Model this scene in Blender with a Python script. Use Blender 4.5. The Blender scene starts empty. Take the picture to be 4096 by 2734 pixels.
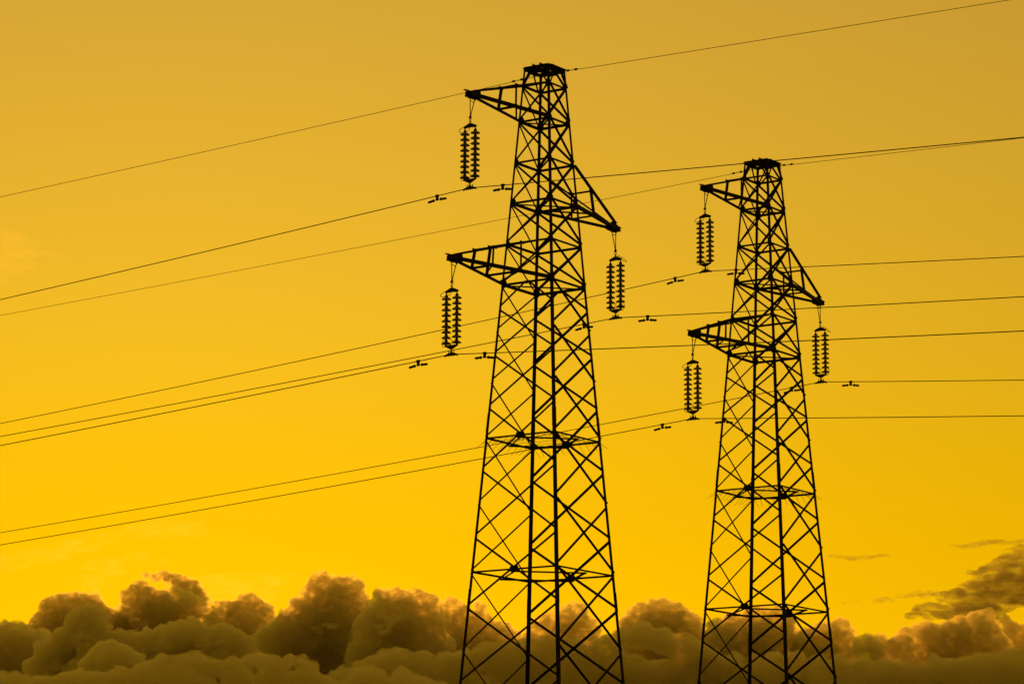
import bpy, bmesh, math, random
from mathutils import Vector, Matrix, noise
random.seed(11)
scene = bpy.context.scene
col = scene.collection

# ------------------------------------------------------------------ camera
CAM_H = 1.65
cam_data = bpy.data.cameras.new('camera')
cam_data.sensor_width = 36.0
cam_data.lens = 109.72
cam_data.clip_start = 0.5
cam_data.clip_end = 120000.0
cam = bpy.data.objects.new('camera', cam_data)
col.objects.link(cam)
cam.matrix_world = (Matrix.Translation((0, 0, CAM_H)) @ Matrix.Rotation(math.pi / 2 + 0.190721, 4, 'X')
                    @ Matrix.Rotation(0.005382, 4, 'Z'))
scene.camera = cam

# ------------------------------------------------------------------ sky and sun
SKY_KNEE, SKY_GAIN = 6.0, 15.6
SUN_EL, SUN_AZ = math.radians(4.6), math.radians(-6.0)      # azimuth from +Y, to the right positive
world = bpy.data.worlds.new('World')
scene.world = world
world.use_nodes = True
nt = world.node_tree
nt.nodes.clear()
def N(tree, kind, **kw):
    n = tree.nodes.new(kind)
    for k, v in kw.items():
        setattr(n, k, v)
    return n
sky = N(nt, 'ShaderNodeTexSky', sky_type='NISHITA', sun_disc=False)
sky.sun_elevation = SUN_EL
sky.sun_rotation = SUN_AZ
sky.altitude = 100.0
sky.air_density = 1.0
sky.dust_density = 0.4
sky.ozone_density = 1.0
bw = N(nt, 'ShaderNodeRGBToBW')
bg = N(nt, 'ShaderNodeBackground')
out = N(nt, 'ShaderNodeOutputWorld')
# the camera's shoulder: luminance L -> gain L / (L + knee), then the warm evening tint of the picture
addn = N(nt, 'ShaderNodeMath', operation='ADD')
addn.inputs[1].default_value = SKY_KNEE
divn = N(nt, 'ShaderNodeMath', operation='DIVIDE')
ramp = N(nt, 'ShaderNodeValToRGB')
mul = N(nt, 'ShaderNodeVectorMath', operation='SCALE')
nt.links.new(sky.outputs[0], bw.inputs[0])
nt.links.new(bw.outputs[0], addn.inputs[0])
nt.links.new(bw.outputs[0], divn.inputs[0])
nt.links.new(addn.outputs[0], divn.inputs[1])
cr = ramp.color_ramp
cr.elements[0].position = 0.0
cr.elements[0].color = (1.0, 0.522, 0.0005, 1)
cr.elements[1].position = 1.0
cr.elements[1].color = (1.0, 0.57, 0.030, 1)
for pos_, c_ in ((0.125, (1.0, 0.525, 0.0005, 1)), (0.155, (1.0, 0.538, 0.004, 1)), (0.19, (1.0, 0.553, 0.017, 1)), (0.235, (1.0, 0.558, 0.034, 1)), (0.30, (1.0, 0.558, 0.056, 1)), (0.5, (1.0, 0.575, 0.045, 1))):
    e_ = cr.elements.new(pos_)
    e_.color = c_
tc_ = N(nt, 'ShaderNodeTexCoord')
sep = N(nt, 'ShaderNodeSeparateXYZ')
nt.links.new(tc_.outputs['Generated'], sep.inputs[0])
nt.links.new(sep.outputs['Z'], ramp.inputs[0])
scl = N(nt, 'ShaderNodeMath', operation='MULTIPLY')
scl.inputs[1].default_value = SKY_GAIN
nt.links.new(divn.outputs[0], scl.inputs[0])
nt.links.new(ramp.outputs[0], mul.inputs[0])
nt.links.new(scl.outputs[0], mul.inputs['Scale'])
nt.links.new(mul.outputs[0], bg.inputs[0])
bg.inputs[1].default_value = 0.1
nt.links.new(bg.outputs[0], out.inputs[0])

sun_data = bpy.data.lights.new('sun', 'SUN')
sun_data.energy = 0.95
sun_data.angle = math.radians(0.6)
sun_data.color = (1.0, 0.34, 0.03)
sun = bpy.data.objects.new('sun', sun_data)
col.objects.link(sun)
sdir = Vector((math.sin(SUN_AZ) * math.cos(SUN_EL), math.cos(SUN_AZ) * math.cos(SUN_EL), math.sin(SUN_EL)))
sun.rotation_euler = sdir.to_track_quat('Z', 'Y').to_euler()
sun.location = sdir * 300

vs = scene.view_settings
vs.view_transform = 'Standard'
vs.look = 'None'
vs.exposure = 0.0
vs.gamma = 1.0
vs.use_curve_mapping = False
cy = scene.cycles
cy.use_denoising = True
cy.use_adaptive_sampling = True
cy.adaptive_threshold = 0.015
cy.max_bounces = 12
cy.transparent_max_bounces = 64
cy.volume_bounces = 6
scene.render.filter_size = 1.3

# ------------------------------------------------------------------ materials
def material(name, base, rough=0.6, metallic=0.0, spec=0.3, transmission=0.0, vary=0.0, scale=8.0, ior=1.5):
    m = bpy.data.materials.new(name)
    m.use_nodes = True
    t = m.node_tree
    b = t.nodes['Principled BSDF']
    b.inputs['Roughness'].default_value = rough
    b.inputs['Metallic'].default_value = metallic
    b.inputs['Specular IOR Level'].default_value = spec
    b.inputs['Transmission Weight'].default_value = transmission
    b.inputs['IOR'].default_value = ior
    b.inputs['Base Color'].default_value = (*base, 1)
    if vary:
        tc = N(t, 'ShaderNodeTexCoord')
        nz = N(t, 'ShaderNodeTexNoise')
        nz.inputs['Scale'].default_value = scale
        nz.inputs['Detail'].default_value = 6
        rp = N(t, 'ShaderNodeValToRGB')
        rp.color_ramp.elements[0].color = (*[c * (1 - vary) for c in base], 1)
        rp.color_ramp.elements[1].color = (*[c * (1 + vary) for c in base], 1)
        t.links.new(tc.outputs['Object'], nz.inputs['Vector'])
        t.links.new(nz.outputs['Fac'], rp.inputs['Fac'])
        t.links.new(rp.outputs['Color'], b.inputs['Base Color'])
    return m
M_STEEL = material('weathered_steel', (0.010, 0.009, 0.008), 0.75, 0.0, 0.15, vary=0.5, scale=6)
M_RUST = material('rusty_steel', (0.030, 0.018, 0.012), 0.85, 0.0, 0.1, vary=0.5, scale=14)
M_CAP = material('cast_iron_cap', (0.012, 0.011, 0.010), 0.7, 0.0, 0.15)
M_WIRE = material('aged_aluminium_wire', (0.015, 0.014, 0.013), 0.6, 0.0, 0.2)
M_GLASS = material('toughened_glass', (0.10, 0.085, 0.05), 0.12, 0.0, 0.5, transmission=0.6)
M_CONC = material('concrete', (0.22, 0.21, 0.19), 0.9, vary=0.25, scale=3)

def grass_material():
    m = material('meadow', (0.035, 0.05, 0.018), 0.95, spec=0.1, vary=0.5, scale=0.05)
    return m
M_GRASS = grass_material()

def cloud_material(name, density, colour, g, size=0.0, lo=0.40, hi=0.60, squash=1.0, step=1.0):
    m = bpy.data.materials.new(name)
    m.use_nodes = True
    t = m.node_tree
    t.nodes.clear()
    o = N(t, 'ShaderNodeOutputMaterial')
    v = N(t, 'ShaderNodeVolumePrincipled')
    v.inputs['Color'].default_value = (*colour, 1)
    v.inputs['Density'].default_value = density
    v.inputs['Anisotropy'].default_value = g
    t.links.new(v.outputs[0], o.inputs['Volume'])
    if not size:
        m.cycles.homogeneous_volume = True
        return m
    # uneven droplet density: billows of about `size` metres with fraying detail
    tc = N(t, 'ShaderNodeTexCoord')
    mp = N(t, 'ShaderNodeMapping')
    mp.inputs['Scale'].default_value = (1 / size, 1 / size, squash / size)
    nz = N(t, 'ShaderNodeTexNoise')
    nz.inputs['Scale'].default_value = 1.0
    nz.inputs['Detail'].default_value = 5.0
    nz.inputs['Roughness'].default_value = 0.68
    mr = N(t, 'ShaderNodeMapRange')
    mr.interpolation_type = 'SMOOTHSTEP'
    mr.inputs['From Min'].default_value = lo
    mr.inputs['From Max'].default_value = hi
    mr.inputs['To Min'].default_value = 0.0
    mr.inputs['To Max'].default_value = density
    t.links.new(tc.outputs['Object'], mp.inputs['Vector'])
    t.links.new(mp.outputs[0], nz.inputs['Vector'])
    t.links.new(nz.outputs['Fac'], mr.inputs['Value'])
    t.links.new(mr.outputs[0], v.inputs['Density'])
    m.cycles.volume_step_rate = step
    return m
M_CLOUD = cloud_material('cumulus_droplets', 0.050, (0.988, 0.955, 0.86), 0.72, 30.0, 0.35, 0.60, 1.25, 0.25)
M_CLOUD_NEAR = cloud_material('near_cumulus_droplets', 0.070, (0.993, 0.962, 0.87), 0.50, 24.0, 0.34, 0.60, 1.25, 0.2)
M_CLOUD_BANK = cloud_material('low_bank_droplets', 0.055, (0.975, 0.935, 0.82), 0.52, 26.0, 0.34, 0.62, 1.5, 0.2)
M_STREAK = cloud_material('streak_droplets', 0.016, (0.95, 0.91, 0.80), 0.4, 45.0, 0.34, 0.68, 2.5, 0.3)
M_CLOUD_THIN = cloud_material('thin_cloud_droplets', 0.034, (0.90, 0.86, 0.76), 0.35, 85.0, 0.34, 0.70, 2.8, 0.3)
M_SCRAP = cloud_material('scud_droplets', 0.022, (0.995, 0.965, 0.87), 0.1, 40.0, 0.38, 0.66, 2.2, 0.3)
M_VEIL = cloud_material('thin_ice_veil', 0.00110, (1, 1, 1), 0.75, 170.0, 0.42, 0.82, 3.0, 0.4)
M_CIRRUS = cloud_material('ice_cloud', 0.0007, (1, 1, 1), 0.75, 130.0, 0.36, 0.74, 3.0, 0.4)

# ------------------------------------------------------------------ helpers
def link(name, me, parent=None, loc=(0, 0, 0)):
    o = bpy.data.objects.new(name, me)
    col.objects.link(o)
    o.location = loc
    if parent is not None:
        o.parent = parent
    return o
def tag(o, label=None, cat=None, group=None, kind=None):
    for k, v in (('label', label), ('category', cat), ('group', group), ('kind', kind)):
        if v:
            o[k] = v
    return o
def copy_tree(o, parent=None):
    c = o.copy()
    for k in ('label', 'group', 'category'):
        if parent is None and k in c:
            del c[k]
    col.objects.link(c)
    c.parent = parent
    for ch in KIDS.get(o.name, []):
        copy_tree_child(ch, c)
    return c
def copy_tree_child(o, parent):
    c = o.copy()
    col.objects.link(c)
    c.parent = parent
    for ch in KIDS.get(o.name, []):
        copy_tree_child(ch, c)
KIDS = {}
def part(name, me, parent, loc=(0, 0, 0)):
    o = link(name, me, parent, loc)
    KIDS.setdefault(parent.name, []).append(o)
    return o
def empty(name, loc=(0, 0, 0), rz=0.0, parent=None):
    o = link(name, None, parent, loc)
    o.rotation_euler = (0, 0, rz)
    o.empty_display_size = 0.3
    if parent is not None:
        KIDS.setdefault(parent.name, []).append(o)
    return o
def mesh(name, verts, faces, mat, smooth=False):
    me = bpy.data.meshes.new(name)
    me.from_pydata([tuple(v) for v in verts], [], faces)
    me.materials.append(mat)
    if smooth:
        me.polygons.foreach_set('use_smooth', [True] * len(me.polygons))
    me.update()
    return me
def ortho(u, d):
    d = d - u * d.dot(u)
    return d.normalized()
def angle_mesh(p0, p1, d1, d2, a, t, mat, name='angle', b=None):
    """Steel angle from p0 to p1 (relative to p0): heel on the line, one flange along d1, one along d2."""
    p0, p1 = Vector(p0), Vector(p1)
    b = b or a
    u = (p1 - p0).normalized()
    e1 = ortho(u, Vector(d1))
    e2 = Vector(d2)
    e2 = e2 - u * e2.dot(u) - e1 * e2.dot(e1)
    e2.normalize()
    prof = [(0, 0), (a, 0), (a, t), (t, t), (t, b), (0, b)]
    v = [e1 * x + e2 * y for x, y in prof] + [(p1 - p0) + e1 * x + e2 * y for x, y in prof]
    f = [(i, (i + 1) % 6, 6 + (i + 1) % 6, 6 + i) for i in range(6)] + [(5, 4, 3, 2, 1, 0), (6, 7, 8, 9, 10, 11)]
    return mesh(name, v, f, mat)
def angle(name, parent, p0, p1, d1, d2, a, t=0.006, mat=None, b=None):
    return part(name, angle_mesh(p0, p1, d1, d2, a, t, mat or M_STEEL, name, b), parent, p0)
def plate(name, parent, c, ex, ey, pts, t, mat=None):
    """Flat steel plate: outline pts in the ex/ey plane about c, thickness t centred on it."""
    ex, ey = Vector(ex).normalized(), Vector(ey).normalized()
    n = ex.cross(ey)
    k = len(pts)
    v = [ex * x + ey * y - n * t / 2 for x, y in pts] + [ex * x + ey * y + n * t / 2 for x, y in pts]
    f = [(i, (i + 1) % k, k + (i + 1) % k, k + i) for i in range(k)] + [tuple(range(k))[::-1], tuple(range(k, 2 * k))]
    return part(name, mesh(name, v, f, mat or M_STEEL), parent, c)
def tube_data(pts, r, seg=8, closed=False, radii=None):
    pts = [Vector(p) for p in pts]
    n = len(pts)
    verts, faces = [], []
    ref = None
    for i, p in enumerate(pts):
        if closed:
            u = (pts[(i + 1) % n] - pts[i - 1]).normalized()
        else:
            u = (pts[min(i + 1, n - 1)] - pts[max(i - 1, 0)]).normalized()
        if ref is None:
            ref = Vector((0, 0, 1)) if abs(u.z) < 0.9 else Vector((1, 0, 0))
        e1 = ortho(u, ref)
        ref = e1
        e2 = u.cross(e1)
        rr = radii[i] if radii else r
        verts += [p + (e1 * math.cos(2 * math.pi * j / seg) + e2 * math.sin(2 * math.pi * j / seg)) * rr for j in range(seg)]
    m = n if closed else n - 1
    for i in range(m):
        a, b = i * seg, ((i + 1) % n) * seg
        faces += [(a + j, a + (j + 1) % seg, b + (j + 1) % seg, b + j) for j in range(seg)]
    if not closed:
        faces += [tuple(range(seg))[::-1], tuple(range((n - 1) * seg, n * seg))]
    return verts, faces
def tube(name, parent, pts, r, mat, seg=8, closed=False, radii=None):
    o0 = Vector(pts[0])
    v, f = tube_data([Vector(p) - o0 for p in pts], r, seg, closed, radii)
    return part(name, mesh(name, v, f, mat, True), parent, o0)
def lathe_data(prof, seg=20):
    verts, faces = [], []
    for r, z in prof:
        verts += [Vector((r * math.cos(2 * math.pi * j / seg), r * math.sin(2 * math.pi * j / seg), z)) for j in range(seg)]
    for i in range(len(prof) - 1):
        a, b = i * seg, (i + 1) * seg
        faces += [(a + j, a + (j + 1) % seg, b + (j + 1) % seg, b + j) for j in range(seg)]
    faces += [tuple(range(seg))[::-1], tuple(range((len(prof) - 1) * seg, len(prof) * seg))]
    return verts, faces
def box_data(sx, sy, sz, c=(0, 0, 0)):
    c = Vector(c)
    v = [c + Vector((x * sx / 2, y * sy / 2, z * sz / 2)) for x in (-1, 1) for y in (-1, 1) for z in (-1, 1)]
    return v, [(0, 1, 3, 2), (4, 6, 7, 5), (0, 4, 5, 1), (2, 3, 7, 6), (0, 2, 6, 4), (1, 5, 7, 3)]
def join_data(*ds):
    v, f = [], []
    for dv, df in ds:
        k = len(v)
        v += list(dv)
        f += [tuple(i + k for i in q) for q in df]
    return v, f
def move_data(d, m):
    return [m @ Vector(p) for p in d[0]], d[1]

# ------------------------------------------------------------------ ground
def ground_height(x, y):
    return 0.25 * max(0.0, min(1.0, (y - 70) / 22)) if y < 400 else 0.25
xs = [-30000, -8000, -2000, -500, -150, -60] + [i * 6 - 48 for i in range(17)] + [60, 150, 500, 2000, 8000, 30000]
ys = [-30000, -8000, -2000, -500, -150, -60] + [i * 6 - 48 for i in range(30)] + [150, 500, 2000, 8000, 30000]
gv = [(x, y, ground_height(x, y) + (0.12 * noise.noise(Vector((x * .05, y * .05, 0))) if abs(x) < 60 and abs(y) < 160 else 0)) for y in ys for x in xs]
gf = [(j * len(xs) + i, j * len(xs) + i + 1, (j + 1) * len(xs) + i + 1, (j + 1) * len(xs) + i) for j in range(len(ys) - 1) for i in range(len(xs) - 1)]
ground = link('ground', mesh('ground', gv, gf, M_GRASS, True))
tag(ground, kind='structure', label='flat dark meadow under the power lines below the frame')

# ------------------------------------------------------------------ lattice tower
LZ = [25.0084, 24.5186, 23.5213, 22.3741, 21.2481, 20.1127, 19.0008, 14.8327, 11.2704]
LW = [0.4039, 0.4349, 0.4975, 0.5733, 0.6456, 0.7344, 0.8132, 1.1046, 1.3590]
T_NODES = [19.0008, 17.743, 16.362, 14.8327, 13.102, 11.2704, 9.226, 7.0, 4.5, 2.2, 0.35]
G_NODES = [18.344, 17.092, 15.665, 13.984, 12.197, 10.341, 8.352, 6.0, 3.3, 0.5]
TIPS = [(-3.4605, 23.5151), (3.5561, 21.2523), (-4.2168, 18.990)]
INS = 2.528
def W(z):
    if z <= LZ[-1]:
        return LW[-1] + 0.0706 * (LZ[-1] - z)
    for i in range(len(LZ) - 1):
        if LZ[i + 1] <= z <= LZ[i]:
            k = (z - LZ[i + 1]) / (LZ[i] - LZ[i + 1])
            return LW[i + 1] + k * (LW[i] - LW[i + 1])
    return LW[0] - 0.063 * (z - LZ[0])
LEG = {'L': (-1, 1), 'N': (-1, -1), 'F': (1, 1), 'R': (1, -1)}
FACES = [('L', 'N', (-1, 0, 0)), ('F', 'R', (1, 0, 0)), ('L', 'F', (0, 1, 0)), ('N', 'R', (0, -1, 0))]
def leg_point(k, z, inset=0.0):
    w = W(z) - inset
    return Vector((LEG[k][0] * w, LEG[k][1] * w, z))
Zup = Vector((0, 0, 1))

def build_tower():
    root = empty('transmission_tower')
    # legs: one rolled angle each, heel outward, heavier below the lowest arm
    for k, (sx, sy) in LEG.items():
        rings = [(25.03, 0.058), (LZ[6] + 0.2, 0.062), (LZ[6] + 0.2, 0.070), (LZ[7], 0.074), (LZ[8], 0.080), (0.15, 0.095)]
        v, f = [], []
        t = 0.009
        for z, a in rings:
            c = leg_point(k, z)
            v += [c + Vector((-sx * x, -sy * y, 0)) for x, y in [(0, 0), (a, 0), (a, t), (t, t), (t, a), (0, a)]]
        for i in range(len(rings) - 1):
            f += [(i * 6 + j, i * 6 + (j + 1) % 6, i * 6 + 6 + (j + 1) % 6, i * 6 + 6 + j) for j in range(6)]
        f += [(0, 1, 2, 3, 4, 5), tuple(range(len(v) - 1, len(v) - 7, -1))]
        leg = part('leg', mesh('leg', v, f, M_STEEL), root)
        # bolted splice plates
        for zc in (15.22, 10.55):
            for ax in (0, 1):
                d = Vector((-sx, 0, 0)) if ax == 0 else Vector((0, -sy, 0))
                nrm = Vector((0, sy, 0)) if ax == 0 else Vector((sx, 0, 0))
                up = (leg_point(k, zc + 0.3) - leg_point(k, zc - 0.3)).normalized()
                c = leg_point(k, zc) + d * 0.036 + nrm * 0.006
                pv, pf = [], []
                for s in (-1, 1):
                    for q, e in ((-0.036, -0.26), (0.036, -0.26), (0.036, 0.26), (-0.036, 0.26)):
                        pv.append(d * q + up * e + nrm * (0.005 * s))
                pf = [(0, 1, 2, 3), (7, 6, 5, 4), (0, 4, 5, 1), (1, 5, 6, 2), (2, 6, 7, 3), (3, 7, 4, 0)]
                sp = (pv, pf)
                bolts = []
                for e in (-0.2, -0.1, 0.0, 0.1, 0.2):
                    m = Matrix.Translation(up * e + nrm * 0.014) @ nrm.to_track_quat('Z', 'Y').to_matrix().to_4x4()
                    bolts.append(move_data(lathe_data([(0.012, -0.012), (0.012, 0.012)], 6), m))
                o = part('splice_plate', mesh('splice_plate', *join_data(sp, *bolts), M_RUST), leg, c)
        # concrete footing of this leg
        fo = part('footing', mesh('footing', *box_data(0.5, 0.5, 0.9, (0, 0, -0.3)), M_CONC), root, leg_point(k, 0.1, 0.02))
    def face_dirs(n):
        n = Vector(n)
        return n
    def diag(face, k0, z0, k1, z1, a, outside, nm='diagonal_brace'):
        n = Vector(face[2])
        off = 0.003 if outside else -0.012
        p0, p1 = leg_point(k0, z0, 0.028), leg_point(k1, z1, 0.028)
        p0 += n * (0.028 + off + random.uniform(0, 0.001)); p1 += n * (0.028 + off + random.uniform(0, 0.001))
        u = (p1 - p0).normalized()
        e1 = n.cross(u)
        if e1.z > 0:
            e1 = -e1
        angle(nm, root, p0 - e1 * a * 0.5, p1 - e1 * a * 0.5, e1, n if outside else -n, a, 0.005)
    def horiz(face, z, a, outside=False, zoff=0.0, nm='horizontal_strut'):
        n = Vector(face[2])
        off = 0.004 if outside else -0.013
        p0, p1 = leg_point(face[0], z + zoff, 0.026), leg_point(face[1], z + zoff, 0.026)
        p0 += n * (0.026 + off); p1 += n * (0.026 + off)
        angle(nm, root, p0, p1, -Zup, n if outside else -n, a, 0.006)
    def gusset(face, k, z, w, h, nm='gusset_plate', shift=0.0):
        n = Vector(face[2])
        other = face[1] if face[0] == k else face[0]
        ex = (leg_point(other, z) - leg_point(k, z)).normalized()
        c = leg_point(k, z) + ex * (w * 0.5 - 0.015 + shift) + n * (-0.022 + random.uniform(0, .002))
        x, y = w / 2, h / 2
        plate(nm, root, c, ex, Zup, [(-x, -y), (x * .35, -y), (x, -y * .35), (x, y * .35), (x * .35, y), (-x, y)], 0.006)
    # body panels above the lowest arm: X on all four faces, nodes level
    for i in range(1, 6):
        zt, zb = LZ[i], LZ[i + 1]
        for fc in FACES:
            line_face = fc[2][0] != 0
            a = 0.057 if line_face else 0.046
            diag(fc, fc[0], zt - 0.06, fc[1], zb + 0.06, a, True)
            diag(fc, fc[1], zt - 0.06, fc[0], zb + 0.06, a, False)
    for i in range(1, 7):
        heavy = i in (2, 4, 6)
        for fc in FACES:
            horiz(fc, LZ[i], 0.058 if not heavy else 0.066)
            for k in fc[:2]:
                gusset(fc, k, LZ[i], 0.17 if heavy else 0.13, 0.22 if heavy else 0.16)
        if heavy or i == 2:   # plan diagonals stiffen the arm levels
            for a0, b0, dz in (('L', 'R', 0.0),):
                p0, p1 = leg_point(a0, LZ[i] - 0.03 - dz, 0.05), leg_point(b0, LZ[i] - 0.03 - dz, 0.05)
                angle('plan_brace', root, p0, p1, Zup.cross((p1 - p0).normalized()), -Zup, 0.04, 0.005)
    # slender lower body: staggered X panels
    for i in range(len(T_NODES) - 1):
        zt, zb = T_NODES[i], T_NODES[i + 1]
        for fc in FACES[2:]:
            a = 0.046
            diag(fc, fc[0], zt - 0.06, fc[1], zb + 0.05, a, True)
            diag(fc, fc[1], zt - 0.06, fc[0], zb + 0.05, a, False)
    for i in range(len(G_NODES) - 1):
        zt, zb = G_NODES[i], G_NODES[i + 1]
        for fc in FACES[:2]:
            a = 0.054 if i < 4 else 0.058
            diag(fc, fc[0], zt - 0.055, fc[1], zb + 0.055, a, True)
            diag(fc, fc[1], zt - 0.055, fc[0], zb + 0.055, a, False)
    for fc in FACES[:2]:      # half panel hung from the middle of the lowest arm's strut
        n = Vector(fc[2])
        mid = (leg_point(fc[0], LZ[6]) + leg_point(fc[1], LZ[6])) / 2 - Zup * 0.02
        for k, s in ((fc[0], -1), (fc[1], 1)):
            p1 = leg_point(k, G_NODES[0] + 0.05, 0.02)
            ex = (leg_point(fc[1], LZ[6]) - leg_point(fc[0], LZ[6])).normalized() * s
            p0 = mid + ex * 0.06 + n * (0.004 if s > 0 else -0.012)
            p1 = p1 + n * (0.024 if s > 0 else 0.008)
            u = (p1 - p0).normalized()
            e1 = n.cross(u)
            if e1.z > 0:
                e1 = -e1
            angle('diagonal_brace', root, p0 - e1 * 0.027, p1 - e1 * 0.027, e1, n if s > 0 else -n, 0.054, 0.005)
        plate('gusset_plate', root, mid - n * 0.02, n.cross(Zup), Zup, [(-.06, -.055), (.06, -.055), (.08, .03), (-.08, .03)], 0.006)
    # diaphragms
    for lv in (7, 8):
        z = LZ[lv]
        for fc in FACES:
            horiz(fc, z, 0.048, zoff=0.0)
            for k in fc[:2]:
                gusset(fc, k, z, 0.10, 0.14)
        for fc in FACES[:2]:
            n = Vector(fc[2])
            mid = (leg_point(fc[0], z) + leg_point(fc[1], z)) / 2
            plate('centre_gusset', root, mid - n * 0.018 - Zup * 0.01, n.cross(Zup), Zup,
                  [(-.135, -.05), (-.09, -.095), (.09, -.095), (.135, -.05), (.135, .05), (.09, .085), (-.09, .085), (-.135, .05)], 0.008)
        w = W(z) - 0.02
        mids = [Vector((-w, 0, z - .06)), Vector((0, -w, z - .06)), Vector((w, 0, z - .06)), Vector((0, w, z - .06))]
        for q in range(4):
            p0, p1 = mids[q], mids[(q + 1) % 4]
            u = (p1 - p0).normalized()
            angle('plan_brace', root, p0 - u * 0.04 - Zup * 0.003 * q, p1 + u * 0.04 - Zup * 0.003 * q, Zup.cross(u), -Zup, 0.045, 0.005)
    # anti-climbing guard on the upper diaphragm: strung wires and spikes
    z = LZ[7]
    guard = empty('anti_climb_guard', (0, 0, z), 0, root)
    w = W(z)
    for i in range(11):
        x = -w * 0.92 + i * (w * 1.84 / 10) + random.uniform(-.02, .02)
        z0, z1 = random.uniform(-.075, -.02), random.uniform(-.075, -.02)
        pts = [Vector((x, w * (1 - 2 * q / 6), z0 + (z1 - z0) * q / 6 - 0.02 * math.sin(math.pi * q / 6))) for q in range(7)]
        tube('guard_wire', guard, pts, 0.0032, M_RUST, 5)
    for fc in FACES:
        n = Vector(fc[2])
        p0, p1 = leg_point(fc[0], z), leg_point(fc[1], z)
        for i in range(11):
            k = (i + 0.35) / 10.7
            b = p0.lerp(p1, k) - Vector((0, 0, z)) - Zup * 0.045 + n * 0.004
            d = (n * random.uniform(.75, 1.0) - Zup * random.uniform(.55, .8) + (p1 - p0).normalized() * random.uniform(-.12, .12)).normalized()
            ln = random.uniform(.28, .38)
            tube('guard_spike', guard, [b - d * .05, b + d * ln * .8, b + d * ln], 0.005, M_RUST, 5, radii=[.0055, .005, .0015])
    # top cage and earth wire beams
    zt, z1 = LZ[0], LZ[1]
    for fc in FACES:
        n = Vector(fc[2])
        horiz(fc, zt, 0.075, True)
        horiz(fc, zt - 0.005, 0.05, False, nm='cap_strut')
        A, B = leg_point(fc[0], zt), leg_point(fc[1], zt)
        for k, fr in ((fc[0], .36), (fc[1], .64)):
            p0 = leg_point(k, z1 - 0.02, 0.02) + n * (0.03 if k == fc[0] else 0.034)
            p1 = A.lerp(B, fr) + n * (0.012 if k == fc[0] else 0.016) - Zup * 0.03
            u = (p1 - p0).normalized()
            e1 = n.cross(u)
            angle('cage_brace', root, p0, p1, e1 if e1.z < 0 else -e1, n, 0.05, 0.005)
            gusset(fc, k, zt - 0.04, 0.14, 0.12)
        plate('gusset_plate', root, A.lerp(B, .5) - n * 0.02 - Zup * 0.05, n.cross(Zup), Zup, [(-.14, -.06), (.14, -.06), (.14, .06), (-.14, .06)], 0.006)
    w0 = W(zt)
    for y in (-0.12, 0.12):
        angle('earth_wire_beam', root, Vector((-w0 - .02, y, zt + 0.005)), Vector((w0 + .02, y, zt + 0.005)), Zup, Vector((0, -1 if y > 0 else 1, 0)), 0.075, 0.007)
    for x in (-w0 * .55, w0 * .55):
        angle('earth_wire_beam', root, Vector((x, -w0, zt - .085)), Vector((x, w0, zt - .085)), Zup, Vector((-1 if x > 0 else 1, 0, 0)), 0.065, 0.006)
    for a0, b0, dz in (('L', 'R', .09), ('N', 'F', .105)):
        p0, p1 = leg_point(a0, zt - dz, .02), leg_point(b0, zt - dz, .02)
        angle('plan_brace', root, p0, p1, Zup.cross((p1 - p0).normalized()), Zup, 0.05, 0.005)
    plate('earth_wire_plate', root, Vector((0, 0, zt - .07)), (1, 0, 0), (0, 0, 1), [(-.05, -.07), (.05, -.07), (.09, .08), (-.09, .08)], .012)
    plate('earth_wire_plate', root, Vector((0, -.121, zt + .055)), (1, 0, 0), (0, 0, 1), [(-.22, -.03), (.2, -.03), (.16, .03), (-.12, .045)], .01)
    # the three arms
    for ai, ((tx, tz), (zu, zl), nodes) in enumerate(zip(TIPS, ((LZ[1], LZ[2]), (LZ[3], LZ[4]), (LZ[5], LZ[6])), ((.575,), (.575,), (.40, .69)))):
        sg = -1 if tx < 0 else 1
        arm = empty('crossarm', (0, 0, 0), 0, root)
        ends = {1: ('L' if sg < 0 else 'F'), -1: ('N' if sg < 0 else 'R')}
        ch = {}
        for sy, k in ends.items():
            lo0 = leg_point(k, zl); lo1 = Vector((tx, sy * 0.065, tz))
            up0 = leg_point(k, zu); up1 = Vector((tx - sg * 0.10, sy * 0.055, tz + 0.13))
            inn = Vector((0, -sy, 0))
            lo0 += Vector((sg * .004, sy * .004, 0)); 
            angle('lower_chord', arm, lo0 - Zup * .035, lo1 - Zup * .035, Zup, inn, 0.088, 0.008)
            angle('upper_chord', arm, up0, up1, -Zup, -inn if sg > 0 else inn, 0.052, 0.007, b=0.07)
            ch[sy] = (lo0, lo1, up0, up1)
            # hand-rail like stiffener on the tip
        for ni, t in enumerate(nodes):
            q = {}
            for sy in (1, -1):
                lo0, lo1, up0, up1 = ch[sy]
                q[sy] = (lo1.lerp(lo0, t), up1.lerp(up0, t))
                a_, b_ = q[sy]
                angle('arm_post', arm, a_ + Vector((0, -sy * .012, .0)), b_ + Vector((0, -sy * .012, -.01)), (sg, 0, 0), (0, -sy, 0), 0.062, 0.006)
                plate('arm_gusset', arm, b_ - Zup * .02 + Vector((0, -sy * .008, 0)), (1, 0, 0), Zup, [(-.11, -.03), (.1, -.03), (.1, .045), (-.11, .045)], .005)
            angle('arm_strut', arm, q[1][0] + Zup * .03, q[-1][0] + Zup * .03, (sg, 0, 0), -Zup, 0.055, 0.006)
            angle('arm_strut', arm, q[1][1] + Zup * .005, q[-1][1] + Zup * .005, (sg, 0, 0), -Zup, 0.055, 0.006)
            # plan diagonal towards the body
            nxt = nodes[ni + 1] if ni + 1 < len(nodes) else 1.0
            lo0, lo1 = ch[1][:2]
            p1 = lo1.lerp(lo0, nxt if nxt < 1 else .97)
            p0 = q[-1][0]
            u = (p1 - p0).normalized()
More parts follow.
